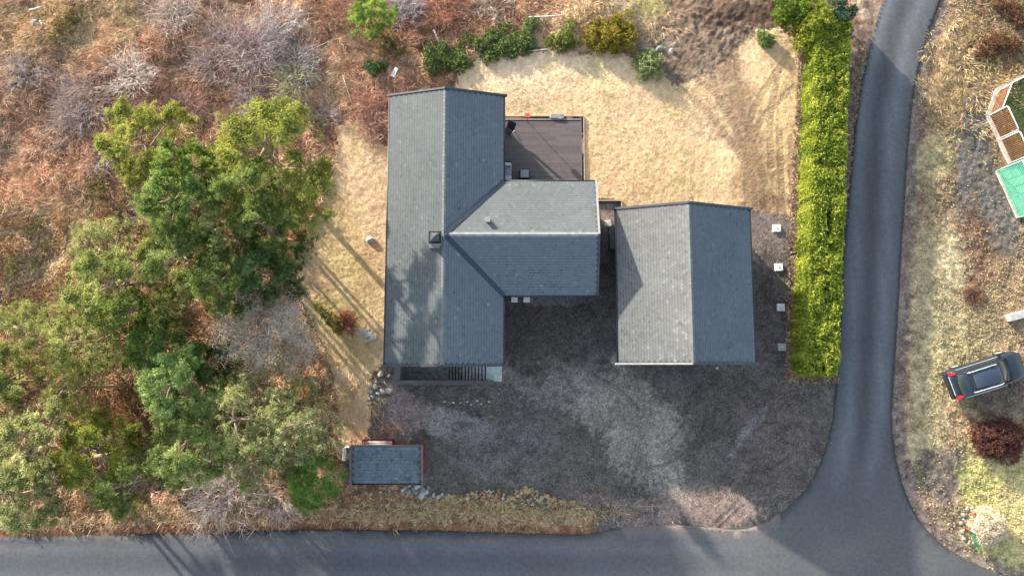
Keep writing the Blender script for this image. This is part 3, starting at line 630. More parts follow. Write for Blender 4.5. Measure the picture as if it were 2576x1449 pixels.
c = P(1227, 553, 4.1); m = MB(); m.box(c.x-.11, c.x+.11, c.y-.11, c.y+.11, 3.6, 4.12, .01); m.box(c.x-.14, c.x+.14, c.y-.14, c.y+.14, 4.12, 4.16, .01); m.build('roof_vent', M_fasl, roof)
# a kitchen lean-out: downpipes
for x_, y_ in ((HX1-.2, 1.0), (HX1-.2, 15.6), (WX1-.2, WY0+.3)):
    m = MB(); m.tube([(x_, y_, ZE-.15), (x_-.2, y_, ZE-.4), (x_-.2, y_, .1)], .04); m.build('downpipe', M_black, house)

# ---- garage
GX0, GX1, GY0, GY1, GR = 6.24, 14.24, 0.24, 9.37, 10.2; GE, GZ = 2.8, 4.38
gar = wthing('garage', 'wide double garage with patchy grey shingle roof, between the house and the hedge', 'garage', (10.2, 4.8, 0))
m = MB(); m.box(GX0+.35, GX1-.35, GY0+.35, GY1-.35, -.3, GE-.05)
for yy in (GY0+.36, GY1-.4): m.poly([(GX0+.35, yy, GE-.05), (GX1-.35, yy, GE-.05), (GR, yy, GZ-.14)], .001)
m.build('wall', M_wall, gar)
for a in (7.2, 10.7):
    m = MB()
    for i in range(5): m.box(a, a+2.6, GY0+.31, GY0+.347, .02+i*.43, .44+i*.43, .008)
    m.build('garage_door', M_fasl, gar)
m = MB(); m.poly([(GX0, GY0, GE), (GR, GY0, GZ), (GR, GY1, GZ), (GX0, GY1, GE)], th); m.poly([(GX1, GY1, GE), (GR, GY1, GZ), (GR, GY0, GZ), (GX1, GY0, GE)], th)
groof = m.build('roof', M_under, gar)
s1 = math.hypot(GR-GX0, GZ-GE)
def gpat(x, y, r):
    p = sstep(7.4, 9.8, x)*sstep(.40, .56, fbm(x, y, 1.3, 631, 3)); return np.where(r.random(len(x)) < .28*p, r.uniform(.12, .42, len(x)), 0)+.10*(x-7)/3
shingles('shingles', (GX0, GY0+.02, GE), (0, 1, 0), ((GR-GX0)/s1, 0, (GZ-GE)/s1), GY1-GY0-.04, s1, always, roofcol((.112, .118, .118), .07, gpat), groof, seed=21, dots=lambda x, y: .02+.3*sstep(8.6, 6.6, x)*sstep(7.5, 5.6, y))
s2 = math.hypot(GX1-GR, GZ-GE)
shingles('shingles', (GX1, GY1-.02, GE), (0, -1, 0), ((GR-GX1)/s2, 0, (GZ-GE)/s2), GY1-GY0-.04, s2, always, roofcol((.092, .112, .134), .05), groof, seed=22, dots=lambda x, y: .015+.04*sstep(12, 14, x))  # shaded garage slope: bluer base colour carries the shade
ridge_caps('ridge_cap', (GR, GY0, GZ), (GR, GY1, GZ), .13, .045, (.135, .14, .14), groof)
for x_ in (GX0-.04, GX1+.04):
    m = MB(); m.tube([(x_, GY0, GE-.06), (x_, GY1, GE-.06)], .06); m.build('gutter', M_black, groof)
barge([(GX0-.2, GY1+.06, GE-.07), (GR, GY1+.06, GZ), (GX1+.16, GY1+.06, GE-.06)], M_fascia, groof, .13); barge([(GX0-.2, GY0-.06, GE-.07), (GR, GY0-.06, GZ)], M_fasl, groof, .1); barge([(GR, GY0-.06, GZ), (GX1+.2, GY0-.06, GE-.07)], M_fascia, groof, .12)  # south gable: sunlit west half coloured lighter, shaded east half darker
# ---- shed
a, b = P(884, 1122, 2.35), P(1060, 1216, 2.05); SX0, SX1, SY1, SY0 = a.x, b.x, a.y, b.y; SZ1, SZ0 = 2.35, 2.02
shed = wthing('shed', 'small red-walled shed with mossy slate-grey shingle roof beside the bottom bank', 'shed', ((SX0+SX1)/2, (SY0+SY1)/2, 0))
m = MB(); m.box(SX0+.15, SX1-.12, SY0+.2, SY1-.15, -.2, SZ0-.08)
for i in range(24): 
    yy = SY0+.2+i*(SY1-SY0-.35)/24; m.box(SX1-.12, SX1-.10, yy+.01, yy+.075, -.2, SZ0-.09)
m.build('wall', M_red, shed)
m = MB(); m.poly([(SX0, SY0, SZ0), (SX1, SY0, SZ0), (SX1, SY1, SZ1), (SX0, SY1, SZ1)], .08); sroof = m.build('roof', M_under, shed)
L3 = math.hypot(SY1-SY0, SZ1-SZ0)
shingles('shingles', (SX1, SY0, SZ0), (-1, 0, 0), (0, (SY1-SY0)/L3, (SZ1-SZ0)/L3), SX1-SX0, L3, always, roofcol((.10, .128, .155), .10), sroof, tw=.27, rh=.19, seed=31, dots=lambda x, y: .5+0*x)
mo = []
for i in range(46):      # moss and rust-coloured lichen in the joints
    u_ = R.random(); side = R.random()
    px = SX0+.2+R.random()*(SX1-SX0-.4) if side < .6 else (SX0+.14 if side < .8 else SX1-.14); py = SY0+.15+R.random()*(SY1-SY0-.3); mo.append((px, py, SZ0+(py-SY0)/(SY1-SY0)*(SZ1-SZ0)+.03, side))
mo = np.array(mo); rp = np.repeat(mo, 14, axis=0); ct = rp[:, :3]+R.normal(0, 1, (len(rp), 3))*(.05, .07, .006); Vv, Fq = leafquads(ct, R.uniform(.02, .05, len(ct)), .8, .1)
mossob = npmesh('moss', Vv, Fq, M_leaf, sroof, fcol=np.where((rp[:, 3] < .6)[:, None], (.12, .14, .03), (.33, .13, .06)))
tag(mossob, kind='stuff')
for x_ in (SX0-.05, SX1+.05): m = MB(); m.bar((x_, SY0-.28, SZ0+.0), (x_, SY1+.04, SZ1+.05), .10, .16); m.build('barge_board', mat_plain('brown_board', (.13, .10, .10), .7, .25, 5, .2), sroof)
m = MB(); m.box(SX0, SX1, SY1+.002, SY1+.07, SZ1-.12, SZ1+.06); m.build('ridge_board', mat_plain('ridge_board', (.14, .11, .105), .7, .25, 5, .2), sroof)
m = MB(); m.tube([(SX0+.02, SY0-.05, SZ0-.06), (SX1-.02, SY0-.05, SZ0-.06)], .055); m.build('gutter', M_black, sroof)
m = MB(); m.box(SX1-.098, SX1-.06, SY0+.6, SY0+1.35, 0, 1.85); dd = m.build('door', M_red, shed)
# ---- basement stairwell
x0, x1, y0, y1 = WELL; st = wthing('basement_stairwell', 'sunken concrete stairs with dark-capped parapet along the south gable of the house', 'stairs', ((x0+x1)/2, y0, 0))
DEP = -2.2; sx0, sx1 = -4.28, -1.62
m = MB(); m.box(x0, sx0, y0+.16, y1-.05, DEP-.2, DEP); m.build('landing', M_concd, st)
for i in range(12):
    a = sx0+i*(sx1-sx0)/12; b = sx0+(i+1)*(sx1-sx0)/12; m = MB(); m.box(a, b, y0+.16, y1-.05, DEP-.2, DEP+(i+1)*(-DEP-.02)/13, .008); stp = m.build('step', M_concd if i < 5 else M_conc, st); zt = DEP+(i+1)*(-DEP-.02)/13; m = MB(); m.box(b-.085, b-.004, y0+.17, y1-.06, zt-.01, zt+.012); m.build('riser_shade', M_wall, stp)  # dark strip on each tread stands in for the riser's shade
m = MB(); m.box(sx1, -.63, y0+.12, y1-.1, -.3, .03, .01); m.build('top_slab', mat_plain('pale_concrete', (.42, .47, .45), .9, .2, 4, .2), st)
m = MB(); m.box(x0-.12, x1-.02, y0-.02, y0+.16, DEP-.2, .34); m.box(x0-.12, x0+.14, y0+.16, y1-.05, DEP-.2, .34); m.box(x0+.14, x1-.4, y1-.16, y1-.05, DEP-.2, -.06); m.build('parapet', mat_plain('painted_wall', (.26, .29, .29), .7, .15, 3, .1), st)
m = MB(); m.box(x0-.17, x1+.02, y0-.07, y0+.20, .34, .39, .01); m.box(x0-.17, x0+.18, y0+.202, y1-.35, .34, .388, .01); m.build('wall_cap', mat_plain('grey_cap', (.10, .092, .095), .6, .12, 3, .05), st)
m = MB(); m.box(-5.55, -4.45, -.02, .30, .9, .98); m.build('door_canopy', mat_plain('red_canopy', (.28, .08, .08), .7, .2, 4, .1), st)
m = MB(); m.tube([(-5.95, .02, DEP), (-5.95, .02, DEP+.03)], .10, 14); m.build('drain_cover', M_steel, st)
# ---- deck
dx0, dx1, dy0, dy1 = P(1262, 380, .1).x, P(1462, 380, .1).x, 10.6, P(1370, 303, .1).y
dk = wthing('deck', 'weathered grey-brown plank deck in the corner between house and wing', 'deck', ((dx0+dx1)/2, (dy0+dy1)/2, 0))
n = int((dy1-dy0)/.145); V_, F_, C_ = [], [], []
for i in range(n):
    y_ = dy0+i*.145; cuts = [dx0]+sorted(random.uniform(dx0+.5, dx1-.5) for _ in range(2))+[dx1]
    for a, b in zip(cuts[:-1], cuts[1:]):
        k = len(V_); z_ = .10; q = [(a+.001, y_, z_), (b-.001, y_, z_), (b-.001, y_+.140, z_), (a+.001, y_+.140, z_)]
        V_ += q+[(p_[0], p_[1], z_-.03) for p_ in q]; F_ += [(k, k+1, k+2, k+3), (k+4, k+5, k+1, k), (k+5, k+6, k+2, k+1), (k+6, k+7, k+3, k+2), (k+7, k+4, k, k+3)]; v = random.uniform(.90, 1.10); C_ += [(.125*v, .108*v, .108*v)]*5
M_plank = mat_ground('plank', 3, 20, .15, .1, .01, vor=0); npmesh('deck_boards', V_, F_, M_plank, dk, fcol=C_)
m = MB(); m.box(dx0, dx1+.05, dy0, dy1+.04, -.1, .06); m.build('deck_frame', M_wall, dk)
m = MB(); m.box(dx0, dx1+.04, dy1+.0, dy1+.12, .0, .105, .008); m.box(dx1+.003, dx1+.04, dy0, dy1-.002, .0, .10); m.build('edge_board', mat_plain('edge_board', (.18, .15, .15), .8, .25, 4, .2), dk)
tr = wthing('drainage_trench', 'dark gravel trench with thin timber edging around the deck', 'trench', (dx1, dy1, 0))
ty = P(1370, 295, 0).y; tx = P(1468, 380, 0).x
m = MB(); m.box(dx0, tx, dy1+.122, ty, .02, .035); m.box(dx1+.042, tx, dy0, dy1+.12, .02, .036); m.build('gravel_bed', mat_plain('dark_gravel', (.05, .045, .045), .95, .6, 14, .8), tr)
m = MB(); m.box(dx0, tx+.05, ty, ty+.05, -.05, .13); m.box(tx, tx+.05, dy0-.1, ty-.002, -.05, .13); m.build('edging', mat_plain('edging_board', (.36, .29, .21), .8, .2, 4, .2), tr)
# nook by the garage
a = P(1503, 507, 0); b = P(1562, 507, 0)
m = MB(); m.box(a.x-.3, b.x, a.y, a.y+.06, -.1, .16); m.box(b.x, b.x+.06, a.y-.5, a.y+.06, -.1, .16); tag(m.build('edging_board', mat_plain('pale_edging', (.42, .33, .24), .8, .2, 4, .2)), 'thin timber edging holding back the lawn in the nook between wing and garage', 'edging')
# ================================================================== furniture and small things
M_dark = mat_plain('charcoal_metal', (.03, .035, .042), .5, .15, 4, .05); M_cush = mat_plain('pale_cushion', (.52, .52, .56), .9, .08, 6, .1)
c = P(1320, 438, .4); t = wthing('garden_table', 'square charcoal table with a grey-blue glass top on the deck', 'table', (c.x, c.y, .1))
m = MB(); m.box(c.x-.32, c.x+.32, c.y-.32, c.y+.32, .14, .50, .01); m.build('base', M_dark, t); m = MB(); m.box(c.x-.26, c.x+.26, c.y-.25, c.y+.25, .503, .515); m.build('table_top', mat_plain('frosted_glass', (.22, .27, .29), .25, .05, 3, 0), t)
for sx in (-1, 1):
    for sy in (-1, 1): m = MB(); m.box(c.x+sx*.28-.04, c.x+sx*.28+.04, c.y+sy*.28-.04, c.y+sy*.28+.04, .1, .14); m.build('foot', M_dark, t)
c = P(1276, 432, .4); so = wthing('outdoor_sofa', 'pale grey cushioned sofa against the east wall of the house on the deck', 'sofa', (c.x, c.y, .1))
xa, xb, ya, yb = c.x-.45, c.x+.25, c.y-.60, c.y+.62
m = MB(); m.box(xa, xb, ya, yb, .14, .30, .01); m.box(xa, xa+.1, ya, yb, .30, .75, .01); m.box(xa+.1, xb, yb-.1, yb, .30, .62, .01); m.build('frame', M_dark, so)
m = MB(); m.box(xa+.1, xb+.02, ya, ya+.34, .30, .46, .03); m.build('seat_cushion', M_cush, so); m = MB(); m.box(xa+.1, xb+.02, ya+.36, yb-.1, .30, .46, .03); m.build('seat_cushion', mat_plain('blue_grey_cushion', (.33, .35, .43), .9, .06, 5, .1), so)
m = MB(); m.box(xa+.12, xb-.02, yb-.34, yb-.12, .46, .72, .05); m.build('pillow', M_cush, so)
for q in ((xa, ya), (xa, yb), (xb, ya), (xb, yb)): m = MB(); m.box(q[0]-.03 if q[0] > xa else q[0], q[0] if q[0] > xa else q[0]+.03, q[1]-.03 if q[1] > ya else q[1], q[1] if q[1] > ya else q[1]+.03, .1, .14); m.build('leg', M_dark, so)
c = P(1284, 330, .6); t = thing('garden_chair', 'black folding recliner chair turned on the deck by the house wall', 'chair', (c.x-.1, c.y, .1), math.radians(-28))
m = MB(); m.box(-.28, .28, -.28, .25, .38, .42, .01); m.build('seat', M_dark, t); m = MB(); m.bar((-0, .24, .42), (0, .52, 1.0), .54, .03, (0, 1, 0)); m.build('backrest', M_dark, t)
for sx in (-1, 1):
    m = MB(); m.tube([(sx*.3, -.3, .0), (sx*.3, .2, .60), (sx*.3, -.25, .62)], .018); m.build('armrest', M_steel, t)
    m = MB(); m.tube([(sx*.27, .35, 0), (sx*.27, -.25, .4)], .015); m.build('leg', M_dark, t)
c = P(1327, 292, 1.1); t = wthing('bird_table', 'red box on a thin post at the north edge of the deck', 'bird box', (c.x, c.y, .1))
m = MB(); m.tube([(c.x, c.y, -.02), (c.x, c.y, 1.0)], .018); m.build('post', M_dark, t); m = MB(); m.box(c.x-.14, c.x+.14, c.y-.1, c.y+.1, 1.0, 1.14, .01); m.box(c.x-.16, c.x+.16, c.y-.12, c.y+.12, 1.14, 1.16); m.build('box', mat_plain('bright_red', (.65, .06, .05), .6, .1, 5, .05), t)
# step stone
def slab(name, px, py, L, W, Hh, rot, mat, label, cat, group=None, z=0, seed=0, jag=.2):
    r = random.Random(seed); c = P(px, py, z+Hh); zb = float(height([c.x], [c.y])[0]); bm = bmesh.new(); nn = 9
    ring = []
    for i in range(nn):
        a = 2*math.pi*i/nn; sx = abs(math.cos(a))**.5*math.copysign(1, math.cos(a)); sy = abs(math.sin(a))**.5*math.copysign(1, math.sin(a)); k = 1-jag*r.random(); ring.append((sx*L/2*k, sy*W/2*k))
    tops = [bm.verts.new((a_*.9, b_*.9, Hh+r.uniform(-.1, .1)*Hh)) for a_, b_ in ring]; mids = [bm.verts.new((a_*1.02, b_*1.02, Hh*.6)) for a_, b_ in ring]; bots = [bm.verts.new((a_, b_, -.08)) for a_, b_ in ring]
    bm.faces.new(tops)
    for i in range(nn): bm.faces.new((mids[i], mids[(i+1) % nn], tops[(i+1) % nn], tops[i])); bm.faces.new((bots[i], bots[(i+1) % nn], mids[(i+1) % nn], mids[i]))
    me = bpy.data.meshes.new(name); bm.to_mesh(me); bm.free(); me.materials.append(mat); o = link(name, me); o.location = (c.x, c.y, zb+z); o.rotation_euler = (0, 0, math.radians(rot)); return tag(o, label, cat, group)
M_pale = mat_plain('pale_stone', (.36, .36, .34), .9, .25, 5, .4)
slab('stone_step', 1402, 293, 1.1, .40, .16, 0, M_stone, 'grey stone step between the lawn and the deck', 'stone step', z=.0)
c = P(1530, 562, .15); slab('stone_block', 1530, 562, .55, .5, .3, 10, M_pale, 'pale weathered stone block with rusty stain beside the garage wall', 'stone block')
c = P(1548, 597, 1.1); t = wthing('storage_box', 'charcoal lidded storage box against the west wall of the garage', 'storage box', (c.x, c.y, 0))
m = MB(); m.box(c.x-.28, c.x+.4, c.y-.68, c.y+.66, 0, 1.0, .02); m.build('body', M_dark, t); m = MB(); m.poly([(c.x-.33, c.y-.72, 1.06), (c.x+.42, c.y-.72, 1.16), (c.x+.42, c.y+.70, 1.16), (c.x-.33, c.y+.70, 1.06)], .05); m.build('lid', mat_plain('charcoal_lid', (.06, .07, .085), .45, .1, 4, .03), t)
m = MB(); m.box(c.x-.36, c.x-.33, c.y+.3, c.y+.42, .9, 1.02); m.build('handle', M_steel, t)
# two white planters by the wing, blue pot between
for i, (px, lb) in enumerate(((1294, 'white step block under the wing eave, nearer the house corner'), (1325, 'white step block under the wing eave, nearer the garage'))):
    c = P(px, 753, .4); m = MB(); m.box(c.x-.2, c.x+.2, c.y-.14, c.y+.4, 0, .4, .02); o = m.build('planter', M_white); tag(o, lb, 'planter', 'white blocks under the wing eave')
c = P(1308, 750, .45); t = wthing('flower_pot', 'dark pot with blue flowers between two white blocks at the wing wall', 'flower pot', (c.x, c.y, 0))
m = MB(); m.tube([(c.x, c.y+.05, 0), (c.x, c.y+.05, .35)], [.09, .13], 12); m.build('pot', M_dark, t); ct = np.array([(c.x, c.y+.03, .40)])+R.normal(0, 1, (60, 3))*(.07, .07, .03); Vv, Fq = leafquads(ct, R.uniform(.03, .06, 60), .8); npmesh('flowers', Vv, Fq, M_leaf, t, fcol=pick(60, [(.06, .08, .45), (.05, .12, .04)], [2, 1]))
# foundation blocks by the hedge
for i, (px, py, cl, lb) in enumerate(((1955, 574, .8, 'white square footing, northernmost of the four beside the hedge'), (1960, 672, .8, 'white square footing beside the hedge, second from the north, at the shadow edge'), (1965, 773, .5, 'grey square footing beside the hedge, third from the north'), (1968, 873, .3, 'dark grey square footing beside the hedge, southernmost of the four'))):
    c = P(px, py, .12); t = wthing('concrete_footing', lb, 'footing', (c.x, c.y, 0), 'post footings in a row beside the hedge')
    m = MB(); m.box(c.x-.24, c.x+.24, c.y-.23, c.y+.23, -.1, .12, .012); m.build('block', mat_plain('footing_%s' % 'abcd'[i], (cl, cl, cl*.98), .9, .12, 6, .2), t)  # block tone set one by one, darker towards the south
    m = MB(); m.box(c.x-.05, c.x+.05, c.y-.004, c.y+.004, .12, .30); m.box(c.x-.06, c.x+.06, c.y-.05, c.y+.05, .12, .128); m.tube([(c.x, c.y, .128), (c.x, c.y, .2)], .015); m.build('bracket', M_steel, t)
# bench, tank and plank lean-to at the shed
c = P(953, 1113, .5); t = wthing('bench', 'old red bench with two white seat slats, behind the small shed', 'bench', (c.x, c.y, 0))
for y_, mt, nm in ((-.12, M_white, 'seat_slat'), (.02, M_white, 'seat_slat')): m = MB(); m.box(c.x-.82, c.x+.80, c.y+y_-.055, c.y+y_+.055, .42, .45, .006); m.build(nm, mt, t)
m = MB(); m.bar((c.x-.9, c.y+.18, .62), (c.x+.9, c.y+.20, .62), .05, .12); m.bar((c.x-.9, c.y+.22, .82), (c.x+.9, c.y+.24, .82), .05, .12); m.build('backrest', M_red, t)
for sx in (-.86, .84): m = MB(); m.box(c.x+sx-.04, c.x+sx+.04, c.y-.2, c.y+.2, 0, .42); m.box(c.x+sx-.04, c.x+sx+.04, c.y+.15, c.y+.2, .42, .9); m.build('leg', M_red, t)
c = P(868, 1143, 1.0); t = wthing('water_tank', 'white rounded plastic tank at the west wall of the shed', 'tank', (c.x, c.y, 0))
m = MB(); m.box(c.x-.2, c.x+.34, c.y-.4, c.y+.4, 0, .95, .08); m.build('body', M_white, t, True); m = MB(); m.tube([(c.x+.05, c.y, .95), (c.x+.05, c.y, 1.0)], .09, 14); m.build('lid', M_white, t)
c = P(874, 1170, 1.4); t = wthing('lean_to', 'low lean-to of dark grey ribbed boards along the west side of the shed', 'lean-to', (c.x, c.y, 0))
m = MB()
for i in range(14): m.box(c.x-.12, SX0-.1, SY0+.05+i*.14, SY0+.165+i*.14, 1.40+.02*(i % 2), 1.44+.02*(i % 2))
m.build('roof', mat_plain('grey_ribs', (.09, .09, .095), .8, .3, 4, .2), t); m = MB(); m.box(c.x-.05, SX0-.1, SY0+.1, SY0+1.95, 0, 1.39); m.build('wall', M_red, t)

# ---- stones
stv = []
for k in range(4):
    bm = bmesh.new(); bmesh.ops.create_icosphere(bm, subdivisions=2, radius=1); r = random.Random(k)
    pl = [Vector((r.uniform(-1, 1), r.uniform(-1, 1), r.uniform(-.5, 1))).normalized() for _ in range(9)]
    for v in bm.verts:
        d = min([.72/max(.05, v.co.normalized().dot(p_)) for p_ in pl if v.co.normalized().dot(p_) > .3]+[1.05]); v.co = v.co.normalized()*d; v.co.z *= .6
    me = bpy.data.meshes.new('stone'); bm.to_mesh(me); bm.free(); me.materials.append(M_pale if k % 2 else M_stone); stv.append(me)
def stone(px, py, r, label, group=None, k=None, z=0):
    c = P(px, py, .1); o = link('stone', stv[random.randrange(4) if k is None else k]); zb = float(height([c.x], [c.y])[0]); o.location = (c.x, c.y, zb+r*.25+z); o.rotation_euler = (random.uniform(-.3, .3), random.uniform(-.3, .3), random.uniform(0, 6)); q = random.uniform(.8, 1.25); o.scale = (r*q, r/q, r); return tag(o, label, 'stone', group)
G1 = 'pale stones piled at the yard corner west of the stairwell'; L1 = 'pale stone in the loose pile at the yard corner west of the stairwell'
for px, py, r in ((925, 968, .16), (932, 985, .15), (944, 972, .19), (950, 990, .14), (936, 998, .13), (961, 985, .2), (953, 1003, .1), (977, 983, .24), (945, 960, .11), (928, 1003, .1)): stone(px, py, r, L1, G1, 1)
G2 = 'grey rubble behind the shed corner'; L2 = 'grey rubble stone in the heap at the south-east corner of the shed'
for px, py, r in ((1020, 1225, .2), (1031, 1218, .22), (1040, 1228, .18), (1049, 1222, .24), (1046, 1238, .2), (1062, 1232, .22), (1072, 1238, .2), (1060, 1246, .26), (1077, 1226, .14), (1028, 1236, .17), (1069, 1250, .15), (1012, 1232, .16), (1090, 1246, .15), (1103, 1250, .16), (1112, 1244, .13), (1036, 1212, .15), (1082, 1252, .12)): stone(px, py, r, L2, G2, random.choice((0, 2, 1)))
G3 = 'scattered stones along the yard edge south of the stairwell'; L3_ = 'small pale stone scattered in the gravel just south of the stairwell parapet'
for px, py, r in ((1118, 1010, .09), (1140, 1012, .1), (1175, 1010, .08), (1200, 1008, .1), (1210, 1016, .08), (1230, 1010, .09), (1185, 1018, .07), (1254, 990, .06), (1158, 1013, .07)): stone(px, py, r, L3_, G3, 1)
for px, py, r, lb in ((957, 940, .22, 'flat grey stone just west of the stairwell, under the gable corner'), (978, 945, .13, 'white stone on gravel beside the stairwell wall'), (995, 958, .1, 'small cream stone at the foot of the stairwell cap'), (1175, 1255, .14, 'pale stone alone on the bank south of the yard'), (1265, 1254, .12, 'small grey stone at the bank edge, farthest east of the bank stones'),
                    (932, 603, .3, 'long pale stone lying in the dry lawn west of the house'), (1805, 925, .12, 'broken white stone in front of the garage'), (1660, 122, .28, 'pale boulder at the edge of the dug soil'), (85, 57, .34, 'grey mossy boulder at the top left'), (1690, 128, .2, 'flat tan stone on the dug soil heap'), (930, 1015, .1, 'white pebble on the strip west of the yard')): stone(px, py, r, lb, None, 0 if 'boulder' in lb else 1)
for px, py, lb, s_ in ((916, 834, 'uppermost of three pale flagstones lying west of the house', 1), (926, 842, 'middle of three pale flagstones lying west of the house', 2), (937, 850, 'lowest of three pale flagstones lying west of the house', 3)): slab('flagstone', px, py, .68, .34, .10+.02*s_, 22, M_pale, lb, 'flagstone', 'flagstones stacked west of the house', seed=s_)

# ================================================================== vegetation
def build_tree(seed, Ht, Rc, nl=12, f0=.42, flat=.42, pr=(.36, .66), per=260, lean=.35, top=True, qs=(.05, .135), asp=.40, lift=.25, droop=0.0):
    """returns trunk mesh and (points, per-face value): trunk, limbs, side branches, foliage pads at their tips"""
    r = np.random.default_rng(seed); m = MB(); la = r.uniform(0, 2*math.pi)
    tp = [np.array((math.cos(la)*lean*(t**1.5)+.12*math.sin(5*t+seed), math.sin(la)*lean*(t**1.5)+.1*math.cos(4*t+seed), t*Ht*.92-.15)) for t in np.linspace(0, 1, 7)]
    m.tube(tp, [.17*Ht/8*(1-.82*i/6)+.012 for i in range(7)], 8); pads = []
    def at(f):
        i = min(5, int(f*6)); return tp[i]+(tp[i+1]-tp[i])*(f*6-i)
    for k in range(nl):
        f = f0+(.95-f0)*(k+.5*r.random())/nl; a = k*2.4+r.uniform(-.5, .5)+seed; L = Rc*(1.0-.62*((f-f0)/(1-f0))**1.6)*r.uniform(.84, 1.08)
        p0 = at(f); d = np.array((math.cos(a), math.sin(a), 0)); sd = np.array((-d[1], d[0], 0)); bend = r.uniform(-.35, .35)
        pts = [p0+d*L*t+sd*bend*L*t*t+np.array((0, 0, L*(lift*t*(1.6-t)-droop*t*t))) for t in np.linspace(0, 1, 5)]; m.tube(pts, [.065*(1-.8*t)*Ht/8+.01 for t in np.linspace(0, 1, 5)], 5)
        pads.append((pts[-1], 1.0))
        for j in range(r.integers(4, 7)):
            t = r.uniform(.35, .95); i = min(3, int(t*4)); q0 = pts[i]+(pts[i+1]-pts[i])*(t*4-i); sgn = 1 if j % 2 else -1; ln = L*r.uniform(.2, .42); q1 = q0+(d*.55+sd*sgn*r.uniform(.5, 1)+np.array((0, 0, r.uniform(.0, .35))))*ln
            m.tube([q0, (q0+q1)/2+(0, 0, .04), q1], [.028, .018, .01], 4, False); pads.append((q1, .9)); 
            if r.random() < .3: pads.append(((q0*.35+q1*.65)+(0, 0, .1), .7))
    if top: pads += [(tp[-1]+(0, 0, .1), .9), (tp[-1]+r.normal(0, .3, 3), .8)]
    C_, val = [], []
    for c, s_ in pads:
        rad = r.uniform(*pr)*s_; n = int(2.1*per*s_*r.uniform(.6, 1.25)); nc = max(5, int(n/22)); v0 = r.uniform(-.25, .25)
        dv = r.normal(size=(nc, 3)); dv /= np.linalg.norm(dv, axis=1)[:, None]; dv[:, 2] = np.abs(dv[:, 2])*1.1-.35; el = r.uniform(0, 6.28); e1 = np.array((math.cos(el), math.sin(el), 0)); cl = c+dv*rad*(1.22*(r.random((nc, 1))**.5)*r.uniform(.7, 1.35, (nc, 1)))*(1, 1, flat); cl = cl+(((cl-c)@e1)*.45)[:, None]*e1-.3*(((cl-c)@np.array((-e1[1], e1[0], 0))))[:, None]*np.array((-e1[1], e1[0], 0))     # little tufts
        q = np.repeat(cl, 22, axis=0)+r.normal(size=(nc*22, 3))*(.085, .085, .05); C_.append(q); val.append(np.repeat(v0+r.uniform(-.34, .34, nc), 22)+r.uniform(-.15, .15, nc*22))
    C_ = np.vstack(C_); val = np.concatenate(val); global R
    old = R; R = r; Vv, Fq = leafquads(C_, r.uniform(qs[0], qs[1], len(C_)), asp, .55); R = old
    me = bpy.data.meshes.new('trunk'); bmesh.ops.recalc_face_normals(m.bm, faces=m.bm.faces); m.bm.to_mesh(me); m.bm.free(); me.materials.append(M_bark)
    return me, Vv, Fq, val
def leafcol(val, dark, mid, light):
    v = np.clip(val+.5, 0, 1)[:, None]; dark, mid, light = map(np.array, (dark, mid, light))
    return np.where(v < .5, dark+(mid-dark)*v*2, mid+(light-mid)*(v-.5)*2)
PAL = ((.075, .095, .033), (.20, .235, .075), (.40, .42, .16))
trees = []
for k, kw in enumerate((dict(nl=14, per=330), dict(nl=12, per=300, lean=.8, flat=.5), dict(nl=11, per=170, lean=.5, pr=(.4, .8)), dict(nl=16, per=340, f0=.3, pr=(.4, .65)), dict(nl=13, per=150, f0=.4, pr=(.45, .8), asp=.3), dict(nl=10, per=300, lean=1.0, pr=(.5, .85)))):
    tme, Vv, Fq, val = build_tree(40+k, 8, 3, **kw); tm_ = tme
    o = npmesh('crown', Vv, Fq, M_leaf, None, fcol=leafcol(val, *PAL)); cme = o.data; bpy.data.objects.remove(o); trees.append((tm_, cme))
def tree(px, py, rpx, Ht, var, tint, label, cat='tree', name='pine_tree', group='pines of the grove west of the house', rot=None, base=None):
    zc = Ht*.72; c = P(px, py, zc); b = c if base is None else P(base[0], base[1], 0)
    zb = float(height([b.x], [b.y])[0]); t = thing(name, label, cat, (b.x, b.y, zb), random.uniform(0, 6.28) if rot is None else rot, group)
    s_ = rpx/(F/(H-zc))/3.15; sh = Matrix.Identity(4)
    k = link('trunk', trees[var][0], t); w_ = link('crown', trees[var][1], t)
    if base is not None:      # leaning trunk: shear the tree towards its crown
        d = Matrix.Rotation(-t.rotation_euler.z, 3, 'Z') @ Vector((c.x-b.x, c.y-b.y, 0)); sh[0][2] = d.x/zc; sh[1][2] = d.y/zc
    M = sh @ Matrix.Diagonal((s_, s_, Ht/8, 1)); k.matrix_local = M; w_.matrix_local = M
    k.data = k.data if base is None else k.data.copy(); w_.data = w_.data if base is None else w_.data.copy()
    if base is not None:
        for q in (k, w_): q.data.transform(M); q.matrix_local = Matrix.Identity(4)
    w_.color = (*(min(2, q*1.03) for q in tint), 1); return t
B_, G_, K_, T_, S_ = (1.25, 1.2, .8), (1.1, 1.12, .95), (.85, .98, .8), (1.45, 1.35, 1.6), (1.15, 1.4, 1.4)   # bright, plain, dark, thin grey-green, blue-green
